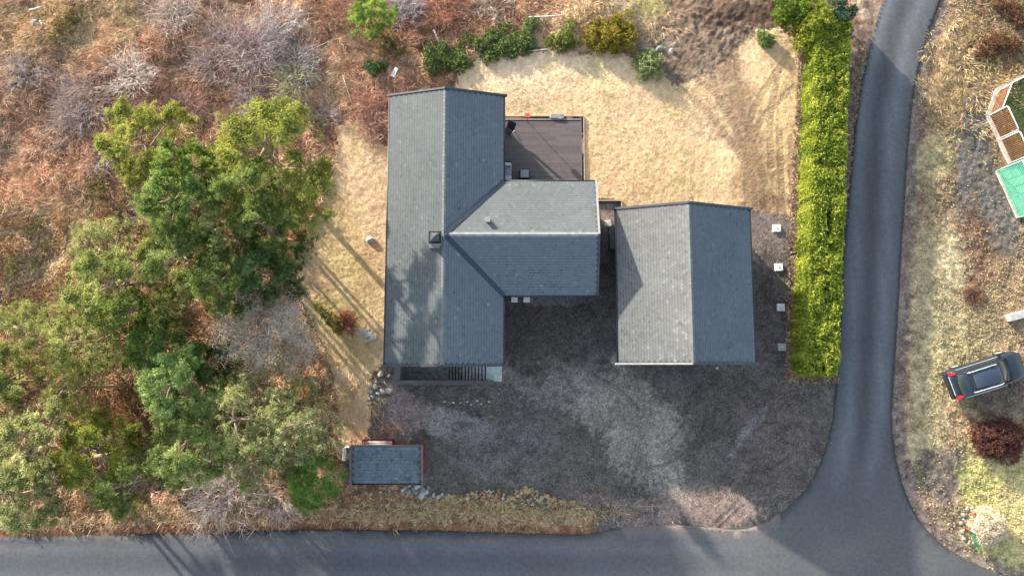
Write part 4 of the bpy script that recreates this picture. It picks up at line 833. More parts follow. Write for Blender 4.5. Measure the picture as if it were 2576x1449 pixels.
TR = [
 (668, 376, 152, 9.0, 0, B_, 'big round-crowned pine nearest the west lawn, its leaning trunk showing below', (772, 512)),
 (368, 335, 112, 8.0, 1, B_, 'olive-green pine at the north-west corner of the grove', (470, 450)),
 (460, 400, 78, 9.6, 3, (.9, 1.1, .7), 'dense bright green pine between the two northern crowns', None),
 (440, 500, 105, 10.2, 0, (.85, 1.05, .85), 'dark bushy pine south of the dense bright one', None),
 (600, 470, 86, 9.2, 5, K_, 'dark pine under the southern side of the big round crown', None),
 (668, 570, 88, 8.6, 3, K_, 'very dark pine beside the lawn, east edge of the grove', None),
 (560, 580, 74, 8.8, 2, (.8, .9, .9), 'thin open pine in the gap in the middle of the grove', None),
 (245, 625, 92, 8.0, 4, T_, 'pale feathery pine reaching toward the straw slope on the west', None),
 (300, 700, 118, 9.0, 1, G_, 'wide mid-green pine on the west edge above the fallen trunk', (420, 720)),
 (420, 650, 104, 8.5, 5, (.95, 1.05, .95), 'mid-green pine east of the wide western one', None),
 (560, 700, 88, 8.6, 0, K_, 'dark green pine directly north of the bare grey tree', None),
 (660, 680, 84, 7.8, 3, (.55, .75, .8), 'blackish green pine closest to the lawn, north-east of the bare tree', None),
 (330, 775, 62, 7.5, 3, (1.0, 1.2, .8), 'small bright tree at the head of the fallen trunk', None),
 (50, 820, 82, 8.0, 4, G_, 'sparse pine crown at the left edge with bare twigs beneath', None),
 (205, 850, 100, 8.0, 2, G_, 'open crown pine right of the sparse left-edge one', None),
 (375, 868, 76, 7.0, 0, (.8, 1.05, .75), 'dark leafy pine below the fallen trunk', None),
 (525, 905, 64, 6.5, 3, (.5, .7, .6), 'small dark pine touching the bare grey tree on its west side', None),
 (430, 965, 100, 8.5, 0, S_, 'large blue-green pine in the centre of the southern grove', None),
 (180, 975, 84, 6.5, 4, (1.15, 1.05, .9), 'thin yellowish pine over the dark hollow on the left', None),
 (85, 1110, 118, 9.0, 1, T_, 'broad pale green pine in the lower left', (150, 1080)),
 (60, 1240, 104, 9.0, 2, (.9, .95, 1.1), 'dull grey-green pine at the bottom left above the road bank', None),
 (215, 1150, 96, 7.5, 0, (1.25, 1.2, .7), 'yellow-green pine right of the broad pale one', None),
 (330, 1205, 84, 7.0, 5, (.85, .95, .8), 'dark low pine above the tall dry grass of the bank', None),
 (450, 1120, 108, 8.0, 3, (1.1, 1.2, 1.1), 'bright feathery pine south of the blue-green one', None),
 (600, 1050, 118, 8.5, 4, T_, 'grey-green open pine south of the bare tree', None),
 (740, 1085, 112, 7.5, 2, (1.1, 1.1, 1.4), 'thin greyish pine nearest the shed on the north-west', None),
 (640, 1170, 76, 6.5, 4, (1.0, 1.05, 1.2), 'twiggy pine above the heap of bare branches', None),
 (790, 1215, 66, 5.0, 0, (.9, 1.25, .8), 'fresh green low pine just west of the shed', None),
 (925, 22, 60, 3.6, 3, (1.1, 1.35, .8), 'lone bright green pine at the top edge, north-west of the house', None),
 (-50, 960, 100, 8.0, 0, G_, 'pine mostly cut off by the left edge of the picture', None),
]
for px, py, r_, h_, v_, tn, lb, bs in TR: tree(px, py, r_*1.06, h_, v_, tn, lb, base=bs, group=None if 'lone' in lb else 'pines of the grove west of the house')
# trees just outside the frame on the left throw the long trunk shadows over the lower road
# bare deciduous tree with pale buds
def twigcloud(seed, Rr, Hh, n, col, wd=(.012, .022), up=.7, seg=3, sub=5, spread=1.0):
    r = np.random.default_rng(seed); global R; old = R; R = r
    b = np.c_[r.normal(0, Rr*.15, (n, 2))*spread, np.zeros(n)]; a = r.uniform(0, 2*math.pi, n); a = np.where(r.random(n) < .55, np.arctan2(b[:, 1], b[:, 0])+r.normal(0, .5, n), r.uniform(0, 6.28)+r.normal(0, .8, n)); L = Rr*r.uniform(.3, .85, n)
    cc = np.array(col)*r.uniform(.6, 1.4, (n, 1)); v1, f1, c1 = strands(b, a, L, r.uniform(wd[0], wd[1], n)*1.5, Hh*r.uniform(.3, 1, n), cc, seg, .7)
    mids = v1.reshape(n, seg+1, 2, 3).mean(2); k = r.integers(0, n, n*sub); t = r.integers(1, seg+1, n*sub); bb = mids[k, t]
    cc = np.array(col)*r.uniform(.6, 1.5, (n*sub, 1)); v2, f2, c2 = strands(bb, a[k]+r.normal(0, .8, n*sub), Rr*r.uniform(.15, .45, n*sub), r.uniform(wd[0], wd[1], n*sub), up*Rr*r.uniform(-.15, .35, n*sub), cc, 2, .6); R = old
    return np.vstack([v1, v2]), np.vstack([f1, f2+len(v1)]), np.clip(np.vstack([c1, c2]), 0, 1)
base = P(792, 880, 0); cr = P(668, 822, 4.2); t = wthing('bare_tree', 'leafless silvery tree with pale buds and leaning trunk, in a gap of the pines', 'tree', (base.x, base.y, 0))
m = MB(); pts = [base+(cr-base)*k+Vector((0, 0, .35*math.sin(3.14*k))) for k in (0, .25, .5, .75, 1)]; pts[0] = pts[0]-Vector((0, 0, .3)); m.tube(pts, [.19, .16, .13, .10, .06]); C_ = []
for k in range(16):
    a = k*2.4; q = pts[2]+(pts[4]-pts[2])*random.uniform(0, 1); L = random.uniform(1.4, 2.5); e = q+Vector((math.cos(a)*L, math.sin(a)*L, random.uniform(.1, 1.3))); mid = (q+e)/2+Vector((random.uniform(-.2, .2), random.uniform(-.2, .2), .2)); m.tube([q, mid, e], [.05, .03, .012], 5, False); C_ += [mid, e, (mid+e)/2]
m.build('trunk', M_barkg, t)
VV, FF, CC, o_ = [], [], [], 0
for k, q in enumerate(C_): 
    v, f, c_ = twigcloud(300+k, .75, .35, 20, (.42, .36, .32), (.010, .018), .8); VV.append(v+np.array(q)); FF.append(f+o_); CC.append(c_); o_ += len(v)
npmesh('twigs', np.vstack(VV), np.vstack(FF), M_strand, t, fcol=np.vstack(CC))
q = np.repeat(np.array([tuple(x_) for x_ in C_]), 260, axis=0); q = q+R.normal(size=q.shape)*(.42, .42, .22); Vv, Fq = leafquads(q, R.uniform(.05, .12, len(q)), .6); npmesh('buds', Vv, Fq, M_leaf, t, fcol=pick(len(q), [(.62, .52, .36), (.46, .38, .24), (.52, .46, .40)], [3, 2, 2]))
# brushy leafless shrubs over the hillside
GV, RB, PL = (.33, .26, .235), (.28, .14, .095), (.54, .47, .42)
for i, (px, py, rp, hh, col, n, lb) in enumerate((
 (330, 185, 62, .9, PL, 130, 'whitish fan of dead branches in the upper left slope'), (210, 250, 88, .8, GV, 190, 'large grey-violet brush patch left of the whitish dead fan'), (430, 25, 70, .8, (.40, .33, .30), 150, 'pinkish grey brush at the top edge, third from the left'),
 (560, 90, 66, .9, GV, 150, 'grey brush in the upper left, west of the dense violet thicket'), (640, 130, 84, 1.1, (.31, .255, .25), 210, 'dense violet-grey thicket north of the big round pine'), (530, 160, 60, .7, (.30, .24, .23), 130, 'brown-grey brush below the dense thicket on the west'), (700, 60, 64, .9, (.42, .38, .36), 140, 'pale arching brush north-east of the dense thicket'),
 (165, 320, 58, .6, GV, 120, 'low grey brush above the rust slope on the left'), (60, 190, 56, .6, (.32, .28, .27), 110, 'thin grey brush at the upper left edge'), (740, 160, 66, .8, (.42, .38, .36), 130, 'tangle of cut pale branches north of the big round pine'), (730, 205, 48, .8, (.40, .36, .22), 120, 'straw-green bush just above the big round pine'),
 (1015, 25, 52, .9, (.28, .26, .30), 130, 'dark violet shrub right of the lone bright pine'), (1240, 0, 54, .6, (.45, .36, .28), 120, 'pale upright shrub at the top edge above the junipers'), (1110, 20, 62, .7, RB, 150, 'rust-red bramble at the top edge between the two shrubs'), (830, 40, 56, 1.0, (.26, .15, .11), 90, 'fine reddish twigs of a leafless bush left of the lone bright pine'),
 (960, 262, 66, .7, (.36, .20, .15), 170, 'pinkish bramble around the north-west corner of the house'), (935, 320, 50, .7, (.30, .19, .15), 130, 'brown bramble on the west side of the house, south of the pinkish one'), (1035, 225, 60, .5, (.38, .23, .16), 130, 'low orange bramble hugging the north gable of the house'),
 (560, 1240, 92, 1.2, (.50, .42, .38), 170, 'wide heap of bare pinkish branches on the bank at the foot of the grove'), (700, 1255, 60, .7, (.40, .33, .29), 100, 'smaller bare branch heap east of the wide one'), (290, 1115, 44, .8, PL, 80, 'silver dead branches by the log in the lower left grove'), (640, 250, 56, .7, (.31, .25, .24), 110, 'violet brush touching the top of the big round pine'),
 (250, 400, 44, .5, (.42, .36, .34), 90, 'small whitish brush left of the olive-green pine'), (470, 270, 56, .5, (.30, .19, .16), 110, 'reddish brush north of the two northern crowns'), (820, 290, 40, .5, (.38, .30, .27), 80, 'thin pale scrub between the big round pine and the bramble'),
 (2455, 745, 30, .25, (.17, .095, .065), 110, 'small rust-brown heather patch north of the car'),
 (868, 812, 34, .7, (.22, .09, .06), 160, 'dark red-brown bush beside the yellowish juniper on the west lawn'), (735, 610, 30, .6, (.24, .12, .05), 110, 'rust bush at the lawn edge under the dark pines'), (765, 965, 36, .5, (.34, .18, .08), 120, 'orange-brown bush south of the bare tree'), (265, 1060, 70, .5, (.22, .10, .055), 200, 'rusty dead bracken thicket in the clearing of the southern grove'),
)):
    c = P(px, py, hh*.5); zb = float(height([c.x], [c.y])[0]); rr = rp/(F/(H-.5)); v, f, c_ = twigcloud(500+i, rr*.92, hh, int(n*1.15), col, (.012, .026), .6, spread=2.3 if rp > 40 else 1.5)
    o = npmesh('bare_shrub', v, f, M_strand, None, fcol=c_); o.location = (c.x, c.y, zb-.05); tag(o, lb, 'shrub', 'leafless shrubs and brush')
# leafy bushes: pads of foliage
def bush(name, label, cat, blobs_, pal, per=420, qs=(.06, .14), asp=.45, group=None, seed=0, fl=.8):
    r = np.random.default_rng(seed+900); C_, val = [], []; b0 = P(blobs_[0][0], blobs_[0][1], 0)
    for px, py, rr, hh in blobs_:
        c = P(px, py, hh); n = int(per*rr*rr*6); nc = max(6, n//12); dv = r.normal(size=(nc, 3)); dv /= np.linalg.norm(dv, axis=1)[:, None]; dv[:, 2] = np.abs(dv[:, 2])
        q = np.array(c)+dv*(rr, rr, hh*.75)*(r.random((nc, 1))**.25)-(0, 0, hh*.7); C_.append(np.repeat(q, 12, axis=0)+r.normal(size=(nc*12, 3))*.06); val.append(np.repeat(r.uniform(-.3, .3, nc), 12)+r.uniform(-.15, .15, nc*12))
    C_ = np.vstack(C_)-(b0.x, b0.y, 0); val = np.concatenate(val); Vv, Fq = leafquads(C_, r.uniform(qs[0], qs[1], len(C_)), asp, fl); t = thing(name, label, cat, (b0.x, b0.y, 0), 0, group); npmesh('foliage', Vv, Fq, M_leaf, t, fcol=leafcol(val, *pal))
    m = MB()
    for px, py, rr, hh in blobs_[:8]:
        c = P(px, py, hh*.6)-b0; m.tube([(c.x*.5, c.y*.5, -.1), (c.x*.8, c.y*.8, hh*.2), (c.x, c.y, hh*.5)], [.04, .03, .015], 5)
    m.build('stem', M_bark, t); return t
JUN = ((.045, .08, .025), (.14, .20, .065), (.30, .35, .12)); rb = random.Random(5)
jb = [(1080+rb.random()*262, 0, 0, 0) for _ in range(70)]; jb = [(x_, 152-(x_-1080)*.22+rb.uniform(-42, 26), rb.uniform(.3, .6), rb.uniform(.22, .42)) for x_, *_ in jb]
bush('juniper', 'long spreading dark green juniper along the north edge of the lawn', 'juniper', jb, JUN, 330, seed=1)
bush('juniper', 'smaller green juniper between the long juniper and the golden cypress', 'juniper', [(1400, 95, .5, .5), (1425, 75, .5, .6), (1440, 55, .35, .7), (1380, 108, .35, .4), (1415, 120, .4, .4), (1440, 105, .45, .5), (1425, 95, .5, .6)], ((.05, .08, .015), (.11, .16, .03), (.22, .26, .05)), 330, seed=2)
cy = [(1538+46*math.cos(a)*k, 84+30*math.sin(a)*k, .46, 1.0-.3*k) for k in (.35, 1.0, 1.25) for a in np.linspace(0, 6.28, 7 if k < 1 else 10)[:-1]]+[(1560, 40, .4, .7), (1585, 30, .3, .5)]
bush('golden_cypress', 'rounded golden-green cypress at the north edge of the lawn', 'cypress', cy, ((.10, .085, .012), (.25, .22, .03), (.42, .33, .06)), 330, seed=3)
bush('rhododendron', 'round pale green rhododendron on the lawn by the dug soil', 'rhododendron', [(1634, 160, .7, .7), (1610, 150, .5, .5), (1657, 150, .5, .5), (1620, 184, .5, .5), (1652, 180, .5, .5), (1632, 134, .5, .5)], ((.09, .13, .04), (.24, .30, .12), (.48, .52, .28)), 330, (.08, .16), .35, seed=4)
bush('rhododendron', 'small round green rhododendron near the top of the hedge', 'rhododendron', [(1931, 92, .5, .6), (1918, 86, .36, .5), (1944, 98, .36, .5), (1930, 108, .36, .4)], ((.04, .09, .025), (.12, .20, .06), (.30, .40, .14)), 420, (.07, .14), .4, seed=5)
bush('dwarf_spruce', 'little dark spruce in the scrub north-west of the house', 'spruce', [(935, 168, .42, .9), (952, 164, .4, .6), (925, 160, .3, .5), (965, 160, .25, .4)], ((.015, .05, .018), (.04, .10, .035), (.09, .17, .05)), 520, seed=6)
bush('juniper', 'upright yellowish juniper on the west lawn beside the red-brown bush', 'juniper', [(815, 785, .4, .9), (830, 805, .42, 1.0), (845, 825, .35, .8), (800, 770, .3, .6)], ((.05, .07, .015), (.13, .14, .03), (.24, .22, .06)), 360, seed=7)
bush('conifer', 'green conifer at the top left end of the hedge', 'conifer', [(1990, 10, .7, 2.0), (1975, -20, .6, 2.0), (2010, 40, .7, 1.8), (2000, -40, .7, 2.0), (1975, 30, .6, 1.5), (2025, 10, .8, 2.1)], ((.04, .09, .012), (.12, .20, .025), (.26, .33, .05)), 480, (.07, .16), seed=8)
bush('conifer', 'yellow-green thuja standing in front of the hedge top', 'conifer', [(2050, 50, .8, 2.4), (2080, 20, .8, 2.6), (2040, 90, .6, 2.0), (2020, 95, .45, 1.4), (2060, -15, .7, 2.4), (2095, 50, .7, 2.3), (2065, 75, .7, 2.2), (2075, 45, .8, 2.5)], ((.06, .10, .012), (.20, .25, .03), (.40, .39, .06)), 480, (.07, .16), seed=9)
bush('spruce', 'dark blue-green spruce between the hedge top and the road', 'spruce', [(2125, 30, .7, 2.2), (2140, 60, .55, 1.8), (2120, -10, .8, 2.2), (2148, 20, .5, 1.8)], ((.012, .045, .03), (.03, .085, .05), (.07, .15, .075)), 640, (.06, .14), seed=10)
bush('heath_shrub', 'olive heath shrub in the scrub at the top left', 'shrub', [(160, 60, .8, .5), (135, 90, .6, .4), (180, 30, .7, .5)], ((.07, .07, .015), (.15, .13, .035), (.26, .22, .07)), 160, seed=11)
bush('heath_shrub', 'brown-green shrub below the lone bright pine', 'shrub', [(960, 110, .7, .7), (985, 90, .5, .6), (945, 75, .6, .9), (1000, 120, .5, .5)], ((.05, .07, .015), (.12, .12, .035), (.20, .17, .06)), 160, seed=12)
bush('grass_mound', 'round straw-coloured ornamental grass mound beside the stone ring, lower right', 'ornamental grass', [(2500, 1325, 1.1, 1.1), (2488, 1305, .7, .8), (2520, 1335, .7, .8), (2492, 1350, .7, .8)], ((.42, .34, .22), (.68, .60, .46), (.82, .76, .62)), 700, (.06, .18), .2, seed=13)
# the clipped hedge
nh = 95000; hT, hB = P(2143, 60, 1.75), P(2112, 940, 1.75); lT, lB = P(2019, 60, 0), P(1986, 940, 0); yT, yB = hT.y, hB.y
def hedge_pts(n, inset=0.0):
    en = R.random(n); s_ = R.random(n); s_ = np.where(en < .035, 0, np.where(en < .07, 1, s_)); y_ = yB+(yT-yB)*s_; xl = lB.x+(lT.x-lB.x)*s_+.12; xr = hB.x+(hT.x-hB.x)*s_; hw = (xr-xl)/2; xc = (xr+xl)/2; hh = 1.8
    q = R.random(n)*(2*hh+2*hw); z = np.where(q < hh, q, np.where(q < hh+2*hw, hh, q-hh-2*hw)); u = np.where(q < hh, -1, np.where(q < hh+2*hw, (q-hh)/hw-1, 1))
    rd = .22; bul = .22*(fbm(y_, z*.5+u*3, .7, 701)-.5)*2
    top = (q >= hh) & (q < hh+2*hw); edge = np.clip((np.abs(u)-.72)/.28, 0, 1); z = np.where(top, z-.38*edge**2, z); gz = .45*(fbm(y_, u*hw, .6, 711)-.5); z = z+np.where(top, gz, 0)
    groove = np.where(top & (s_ < .52), np.exp(-((u*hw-.12)/.11)**2)*sstep(.5, .6, fbm(y_, y_*0, 1.1, 721)), 0); z = z-groove*1.2
    hw = hw*np.where(y_ < yB+.8, .82+.18*np.clip((y_-yB)/.8, 0, 1)**.5, 1); x_ = xc+u*(hw+np.where(top, bul*edge, bul-.16*(z/hh)**4)); 
    ends = en < .07; x_ = np.where(ends, xc+(R.random(n)*2-1)*hw, x_); z = np.where(ends, R.random(n)*hh, z)
    return np.c_[x_, y_, z], top, groove
hp, top, gr_ = hedge_pts(nh); hp = hp[gr_ < .45] if False else hp
nc = np.repeat(hp, 1, axis=0)+R.normal(size=hp.shape)*(.055, .055, .06); cl = fbm(hp[:, 0], hp[:, 1], .35, 731)+.5*(vn(hp[:, 0], hp[:, 1], .12, 741)-.5)
Vv, Fq = leafquads(nc, R.uniform(.07, .19, nh), .42, .6); t = wthing('hedge', 'long clipped yellow-green thuja hedge running beside the asphalt lane', 'hedge', ((lB.x+hB.x)/2, (yT+yB)/2, 0))
npmesh('foliage', Vv, Fq, M_leaf, t, fcol=leafcol(np.clip(cl-.5, -.5, .5)+R.uniform(-.22, .22, nh), (.065, .11, .015), (.23, .295, .035), (.45, .46, .08)))
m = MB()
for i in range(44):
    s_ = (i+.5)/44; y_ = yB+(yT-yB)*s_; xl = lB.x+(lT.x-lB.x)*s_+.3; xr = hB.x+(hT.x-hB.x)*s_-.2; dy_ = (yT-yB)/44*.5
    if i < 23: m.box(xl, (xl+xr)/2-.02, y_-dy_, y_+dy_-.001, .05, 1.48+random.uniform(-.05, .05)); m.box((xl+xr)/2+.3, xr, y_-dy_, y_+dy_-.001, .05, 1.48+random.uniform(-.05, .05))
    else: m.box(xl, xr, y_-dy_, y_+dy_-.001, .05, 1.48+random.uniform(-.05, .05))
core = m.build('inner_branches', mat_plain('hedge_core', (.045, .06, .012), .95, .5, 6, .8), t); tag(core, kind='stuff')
# logs, beams and rubbish on the slope
def log(px0, py0, px1, py1, r0, r1, label, mat, z=.15, cat='log', name='log', grp=None):
    a, b = P(px0, py0, z), P(px1, py1, z); za, zb = float(height([a.x], [a.y])[0]), float(height([b.x], [b.y])[0]); c = (a+b)/2
    m = MB(); d = b-a; pts = [a+d*k+Vector((0, 0, r0+(za if k < .5 else zb)+.03*math.sin(7*k))) for k in (0, .33, .66, 1)]; m.tube(pts, [r0+(r1-r0)*k for k in (0, .33, .66, 1)], 8); o = m.build(name, mat); tag(o, label, cat, grp)
M_pw = mat_plain('weathered_wood', (.52, .47, .42), .85, .3, 8, .4); M_white2 = mat_plain('white_sheet', (.82, .84, .86), .6, .1, 5, .2)
log(1091, 78, 1105, 108, .06, .07, 'pale peeled log standing out in the rust scrub left of the long juniper', M_pw); log(1330, 44, 1420, 42, .05, .05, 'long grey beam lying across the scrub above the junipers', M_pw, cat='beam', name='beam'); log(1328, 129, 1380, 126, .04, .04, 'thin grey pole lying along the top lawn edge between the junipers', M_pw, cat='pole', name='pole')
log(70, 24, 108, 18, .06, .05, 'pale log at the top left corner of the slope', M_pw); log(100, 52, 110, 68, .05, .04, 'short white broken branch beside the mossy boulder', M_pw); log(375, 792, 440, 804, .10, .05, 'fallen grey trunk lying in the middle of the grove', M_barkg, z=.8)
log(0, 972, 58, 980, .12, .10, 'grey fallen trunk entering from the left edge', M_barkg, z=.6); log(238, 1148, 345, 1132, .12, .10, 'brown fallen trunk in the lower left grove under the silver branches', M_bark, z=.5); log(862, 190, 885, 262, .03, .02, 'long thin curved stick above the big round pine', M_pw); log(690, 235, 760, 262, .03, .02, 'pale stick lying across the brush tangle', M_pw)
for px0, py0, px1, py1, lb in ((560, 210, 630, 160, 'northmost of the thin cut branches on the brush'), (760, 130, 850, 100, 'cut branch pointing at the lone bright pine'), (770, 180, 830, 250, 'cut branch slanting down toward the west lawn')): log(px0, py0, px1, py1, .025, .015, lb, M_pw, cat='branch', name='branch')
c = P(993, 183, .12); m = MB(); M_ = Matrix.Translation((c.x, c.y, .1)) @ Matrix.Rotation(math.radians(66), 4, 'Z'); m.box(-.32, .32, -.12, .12, 0, .1, .02, M=M_); m.box(-.36, -.12, -.16, .17, .03, .13, .02, M=M_); tag(m.build('plastic_sack', M_white2), 'crumpled white sack in the scrub north of the house', 'sack')
for px, py, lb in ((900, 262, 'cut stump with pale face in the brush tangle, near the stick'), (795, 125, 'pale sawn stump top right of the violet thicket')):
    c = P(px, py, .2); zb = float(height([c.x], [c.y])[0]); m = MB(); m.tube([(c.x, c.y, zb-.1), (c.x, c.y, zb+.22)], [.14, .11], 10); tag(m.build('stump', M_pw), lb, 'stump')

# ================================================================== east: car, ball court, stone ring, post
rc_, fc_ = P(2386, 974, .5), P(2576, 915, .6); ax = fc_-rc_; ca = math.atan2(ax.y, ax.x); cc_ = P(2480, 942, .8)
M_paint = mat_plain('navy_paint', (.012, .021, .036), .35, .05, 2, 0, metal=.0, spec=.35, coat=.15); M_cglass = mat_plain('car_glass', (.012, .018, .02), .06, .05, 2, 0, spec=.6); M_tyre = mat_plain('tyre', (.02, .02, .02), .9, .2, 9, .3); M_chrome = mat_plain('bright_trim', (.75, .77, .8), .3, .05, 3, 0, metal=.5)
car = thing('car', 'dark blue estate car with silver roof rails parked east of the road', 'car', (cc_.x+.12, cc_.y-.02, 0.0), ca)
def loft(sections, mat, name, parent, closed=False, smooth=True):
    bm = bmesh.new(); rings = [[bm.verts.new(p_) for p_ in s_] for s_ in sections]
    for a, b in zip(rings[:-1], rings[1:]):
        for i in range(len(a)-1): bm.faces.new((a[i], a[i+1], b[i+1], b[i]))
    bm.faces.new(rings[0]); bm.faces.new(rings[-1][::-1]); bmesh.ops.recalc_face_normals(bm, faces=bm.faces)
    me = bpy.data.meshes.new(name); bm.to_mesh(me); bm.free()
    for p_ in me.polygons: p_.use_smooth = smooth
    me.materials.append(mat); return link(name, me, parent)
def bsec(x_, w_, zt, zs=.78): return [(x_, -w_, .28), (x_, -w_-.0, .5), (x_, -w_, zs-.1), (x_, -w_+.05, zs+.08), (x_, -w_*.80, zt-.03), (x_, -w_*.45, zt), (x_, 0, zt+.01), (x_, w_*.45, zt), (x_, w_*.80, zt-.03), (x_, w_-.05, zs+.08), (x_, w_, zs-.1), (x_, w_, .5), (x_, w_, .28)]
loft([bsec(-2.36, .76, .86, .70), bsec(-2.30, .86, .98, .78), bsec(-2.0, .92, 1.02, .84), bsec(-1.3, .93, 1.02, .86), bsec(0, .92, 1.0, .84), bsec(.9, .92, 1.0, .84), bsec(1.15, .92, 1.02, .84), bsec(1.7, .91, .97, .80), bsec(2.1, .86, .88, .74), bsec(2.32, .72, .76, .66), bsec(2.42, .52, .64, .56)], M_paint, 'body', car)
def csec(x_, wb, zb, wt, zt): return [(x_, -wb, zb), (x_, -(wb*.4+wt*.6), zb+(zt-zb)*.7), (x_, -wt, zt), (x_, 0, zt+.03), (x_, wt, zt), (x_, (wb*.4+wt*.6), zb+(zt-zb)*.7), (x_, wb, zb)]
loft([csec(-2.20, .74, .98, .70, 1.0), csec(-1.85, .80, .98, .66, 1.38), csec(-1.72, .82, .98, .65, 1.44), csec(0, .84, .98, .67, 1.50), csec(.42, .84, .98, .66, 1.46), csec(.9, .82, .98, .70, 1.18), csec(1.28, .72, .98, .66, .995)], M_cglass, 'windows', car)
m = MB(); 
loft([csec(-1.84, .70, 1.40, .64, 1.42), csec(-1.6, .71, 1.44, .66, 1.475), csec(0, .72, 1.50, .67, 1.53), csec(.45, .71, 1.45, .655, 1.485)], M_paint, 'roof', car)
loft([[(x_, -w_, z_), (x_, -w_+.05, z_+.02), (x_, w_-.05, z_+.02), (x_, w_, z_)] for x_, w_, z_ in ((-1.38, .44, 1.535), (-.6, .46, 1.558), (.2, .44, 1.548), (.38, .38, 1.53))], mat_plain('sunroof_panel', (.03, .042, .07), .18, .05, 2, 0, spec=.5), 'sunroof', car)
m = MB(); m.box(-1.52, -1.38, -.42, .42, 1.50, 1.535, .01); m.build('rear_roof_strip', M_black, car)  # black strip across the roof behind the sunroof
for s_ in (-1, 1):
    m = MB(); m.tube([(-1.62, s_*.60, 1.50), (-1.55, s_*.60, 1.58), (0, s_*.615, 1.60), (.2, s_*.60, 1.58), (.30, s_*.59, 1.50)], .022); rl_ = m.build('roof_rail', M_chrome, car)
    m = MB(); m.box(-.95, -.88, s_*.60-.03, s_*.60+.03, 1.50, 1.60); m.build('rail_foot', M_black, rl_); m = MB(); m.box(-.12, -.05, s_*.61-.03, s_*.61+.03, 1.50, 1.605); m.build('rail_foot', M_black, rl_)
    m = MB(); m.bar((.44, s_*.67, 1.48), (1.25, s_*.75, 1.0), .07, .05); m.build('windscreen_pillar', M_paint, car); m = MB(); m.bar((-1.80, s_*.67, 1.41), (-2.18, s_*.74, 1.0), .14, .05); m.build('rear_pillar', M_paint, car)
    m = MB(); m.bar((-1.9, s_*.875, .985), (1.0, s_*.89, .985), .03, .025); m.build('window_trim', M_chrome, car)
    m = MB(); m.box(.82, 1.0, s_*.95-.11, s_*.95+.11, .98, 1.12, .03); m.build('wing_mirror', M_paint, car)
    m = MB(); m.bar((-2.33, s_*.72, .86), (-1.98, s_*.70, 1.16), .14, .10); m.box(-2.36, -2.2, s_*.80-.08, s_*.80+.06, .80, .98, .02); m.build('tail_light', mat_plain('tail_light_red', (.42, .012, .018), .3, .05, 3, 0, spec=.6), car)
    m = MB(); m.box(2.10, 2.36, s_*.62-.12, s_*.62+.12, .66, .775, .03); m.build('headlight', M_glass, car)
    for x_ in (-1.45, 1.42):
        bm = bmesh.new(); bmesh.ops.create_cone(bm, segments=24, radius1=.33, radius2=.33, depth=.22, cap_ends=True); bmesh.ops.transform(bm, matrix=Matrix.Translation((x_, s_*.84, .31)) @ Matrix.Rotation(math.pi/2, 4, 'X'), verts=bm.verts); me = bpy.data.meshes.new('wheel'); bm.to_mesh(me); bm.free(); me.materials.append(M_tyre); wh = link('wheel', me, car)
        bm = bmesh.new(); bmesh.ops.create_cone(bm, segments=16, radius1=.2, radius2=.18, depth=.04, cap_ends=True); bmesh.ops.transform(bm, matrix=Matrix.Translation((x_, s_*.965, .31)) @ Matrix.Rotation(math.pi/2, 4, 'X'), verts=bm.verts); me = bpy.data.meshes.new('rim'); bm.to_mesh(me); bm.free(); me.materials.append(M_steel); link('rim', me, wh)
m = MB(); m.box(-2.46, -2.28, -.78, .78, .38, .66, .05); m.build('rear_bumper', M_black, car); m = MB(); m.box(-2.37, -2.32, -.60, .60, .80, .86, .01); m.build('tailgate_trim', M_chrome, car)
m = MB(); m.bar((1.18, -.70, 1.015), (1.18, .70, 1.015), .14, .03); m.build('wiper_cowl', M_black, car); m = MB(); m.box(2.38, 2.47, -.45, .45, .40, .56, .03); m.build('front_grille', M_black, car)
# ball court: octagonal slatted fence on a kerb, with a netted goal box
M_slat = mat_plain('slat_wood', (.17, .078, .042), .7, .35, 3, .2); M_kerb = mat_plain('kerb', (.42, .39, .34), .9, .2, 5, .3); M_net = mat_plain('green_net', (.10, .42, .32), .8, .15, 6, .1); M_tube = mat_plain('white_tube', (.62, .64, .68), .4, .05, 3, 0)
pts = [P(*q, .05) for q in ((2640, 160), (2509, 226), (2484, 291), (2513, 352), (2541, 413))]; fh = 1.75
pen = wthing('ball_court', 'fenced play pen with brown slatted panels in white tube frames at the right edge', 'play pen', (pts[2].x, pts[2].y, 0))
for i, (a, b) in enumerate(zip(pts[:-1], pts[1:])):
    d = (b-a); L = d.length; d.normalize(); nrm = Vector((-d.y, d.x, 0)); nrm = nrm if nrm.x > 0 else -nrm
    m = MB(); m.bar((a.x, a.y, .0), (b.x, b.y, .0), .24, .22); m.build('kerb', M_kerb, pen)
    h_ = 1.3 if i < 2 else fh; off = nrm*.10; pa = a+d*.06+off; pb = b-d*.06+off; m = MB(); ns = max(8, int(L/.12))
    for k in range(ns): 
        q = pa+(pb-pa)*((k+.5)/ns); m.bar((q.x, q.y, .14), (q.x, q.y, h_-.03), .058, .02, up=tuple(nrm))
    q0, q1 = pa, pb; m.bar((q0.x+nrm.x*.03, q0.y+nrm.y*.03, h_*.52), (q1.x+nrm.x*.03, q1.y+nrm.y*.03, h_*.52), .03, .08); m.build('slat_panel', M_slat, pen)
    m = MB(); m.tube([(pa.x, pa.y, .05), (pa.x, pa.y, h_-.08), (pa.x+d.x*.08, pa.y+d.y*.08, h_), (pb.x-d.x*.08, pb.y-d.y*.08, h_), (pb.x, pb.y, h_-.08), (pb.x, pb.y, .05)], .035, 8); m.build('tube_frame', M_tube, pen)
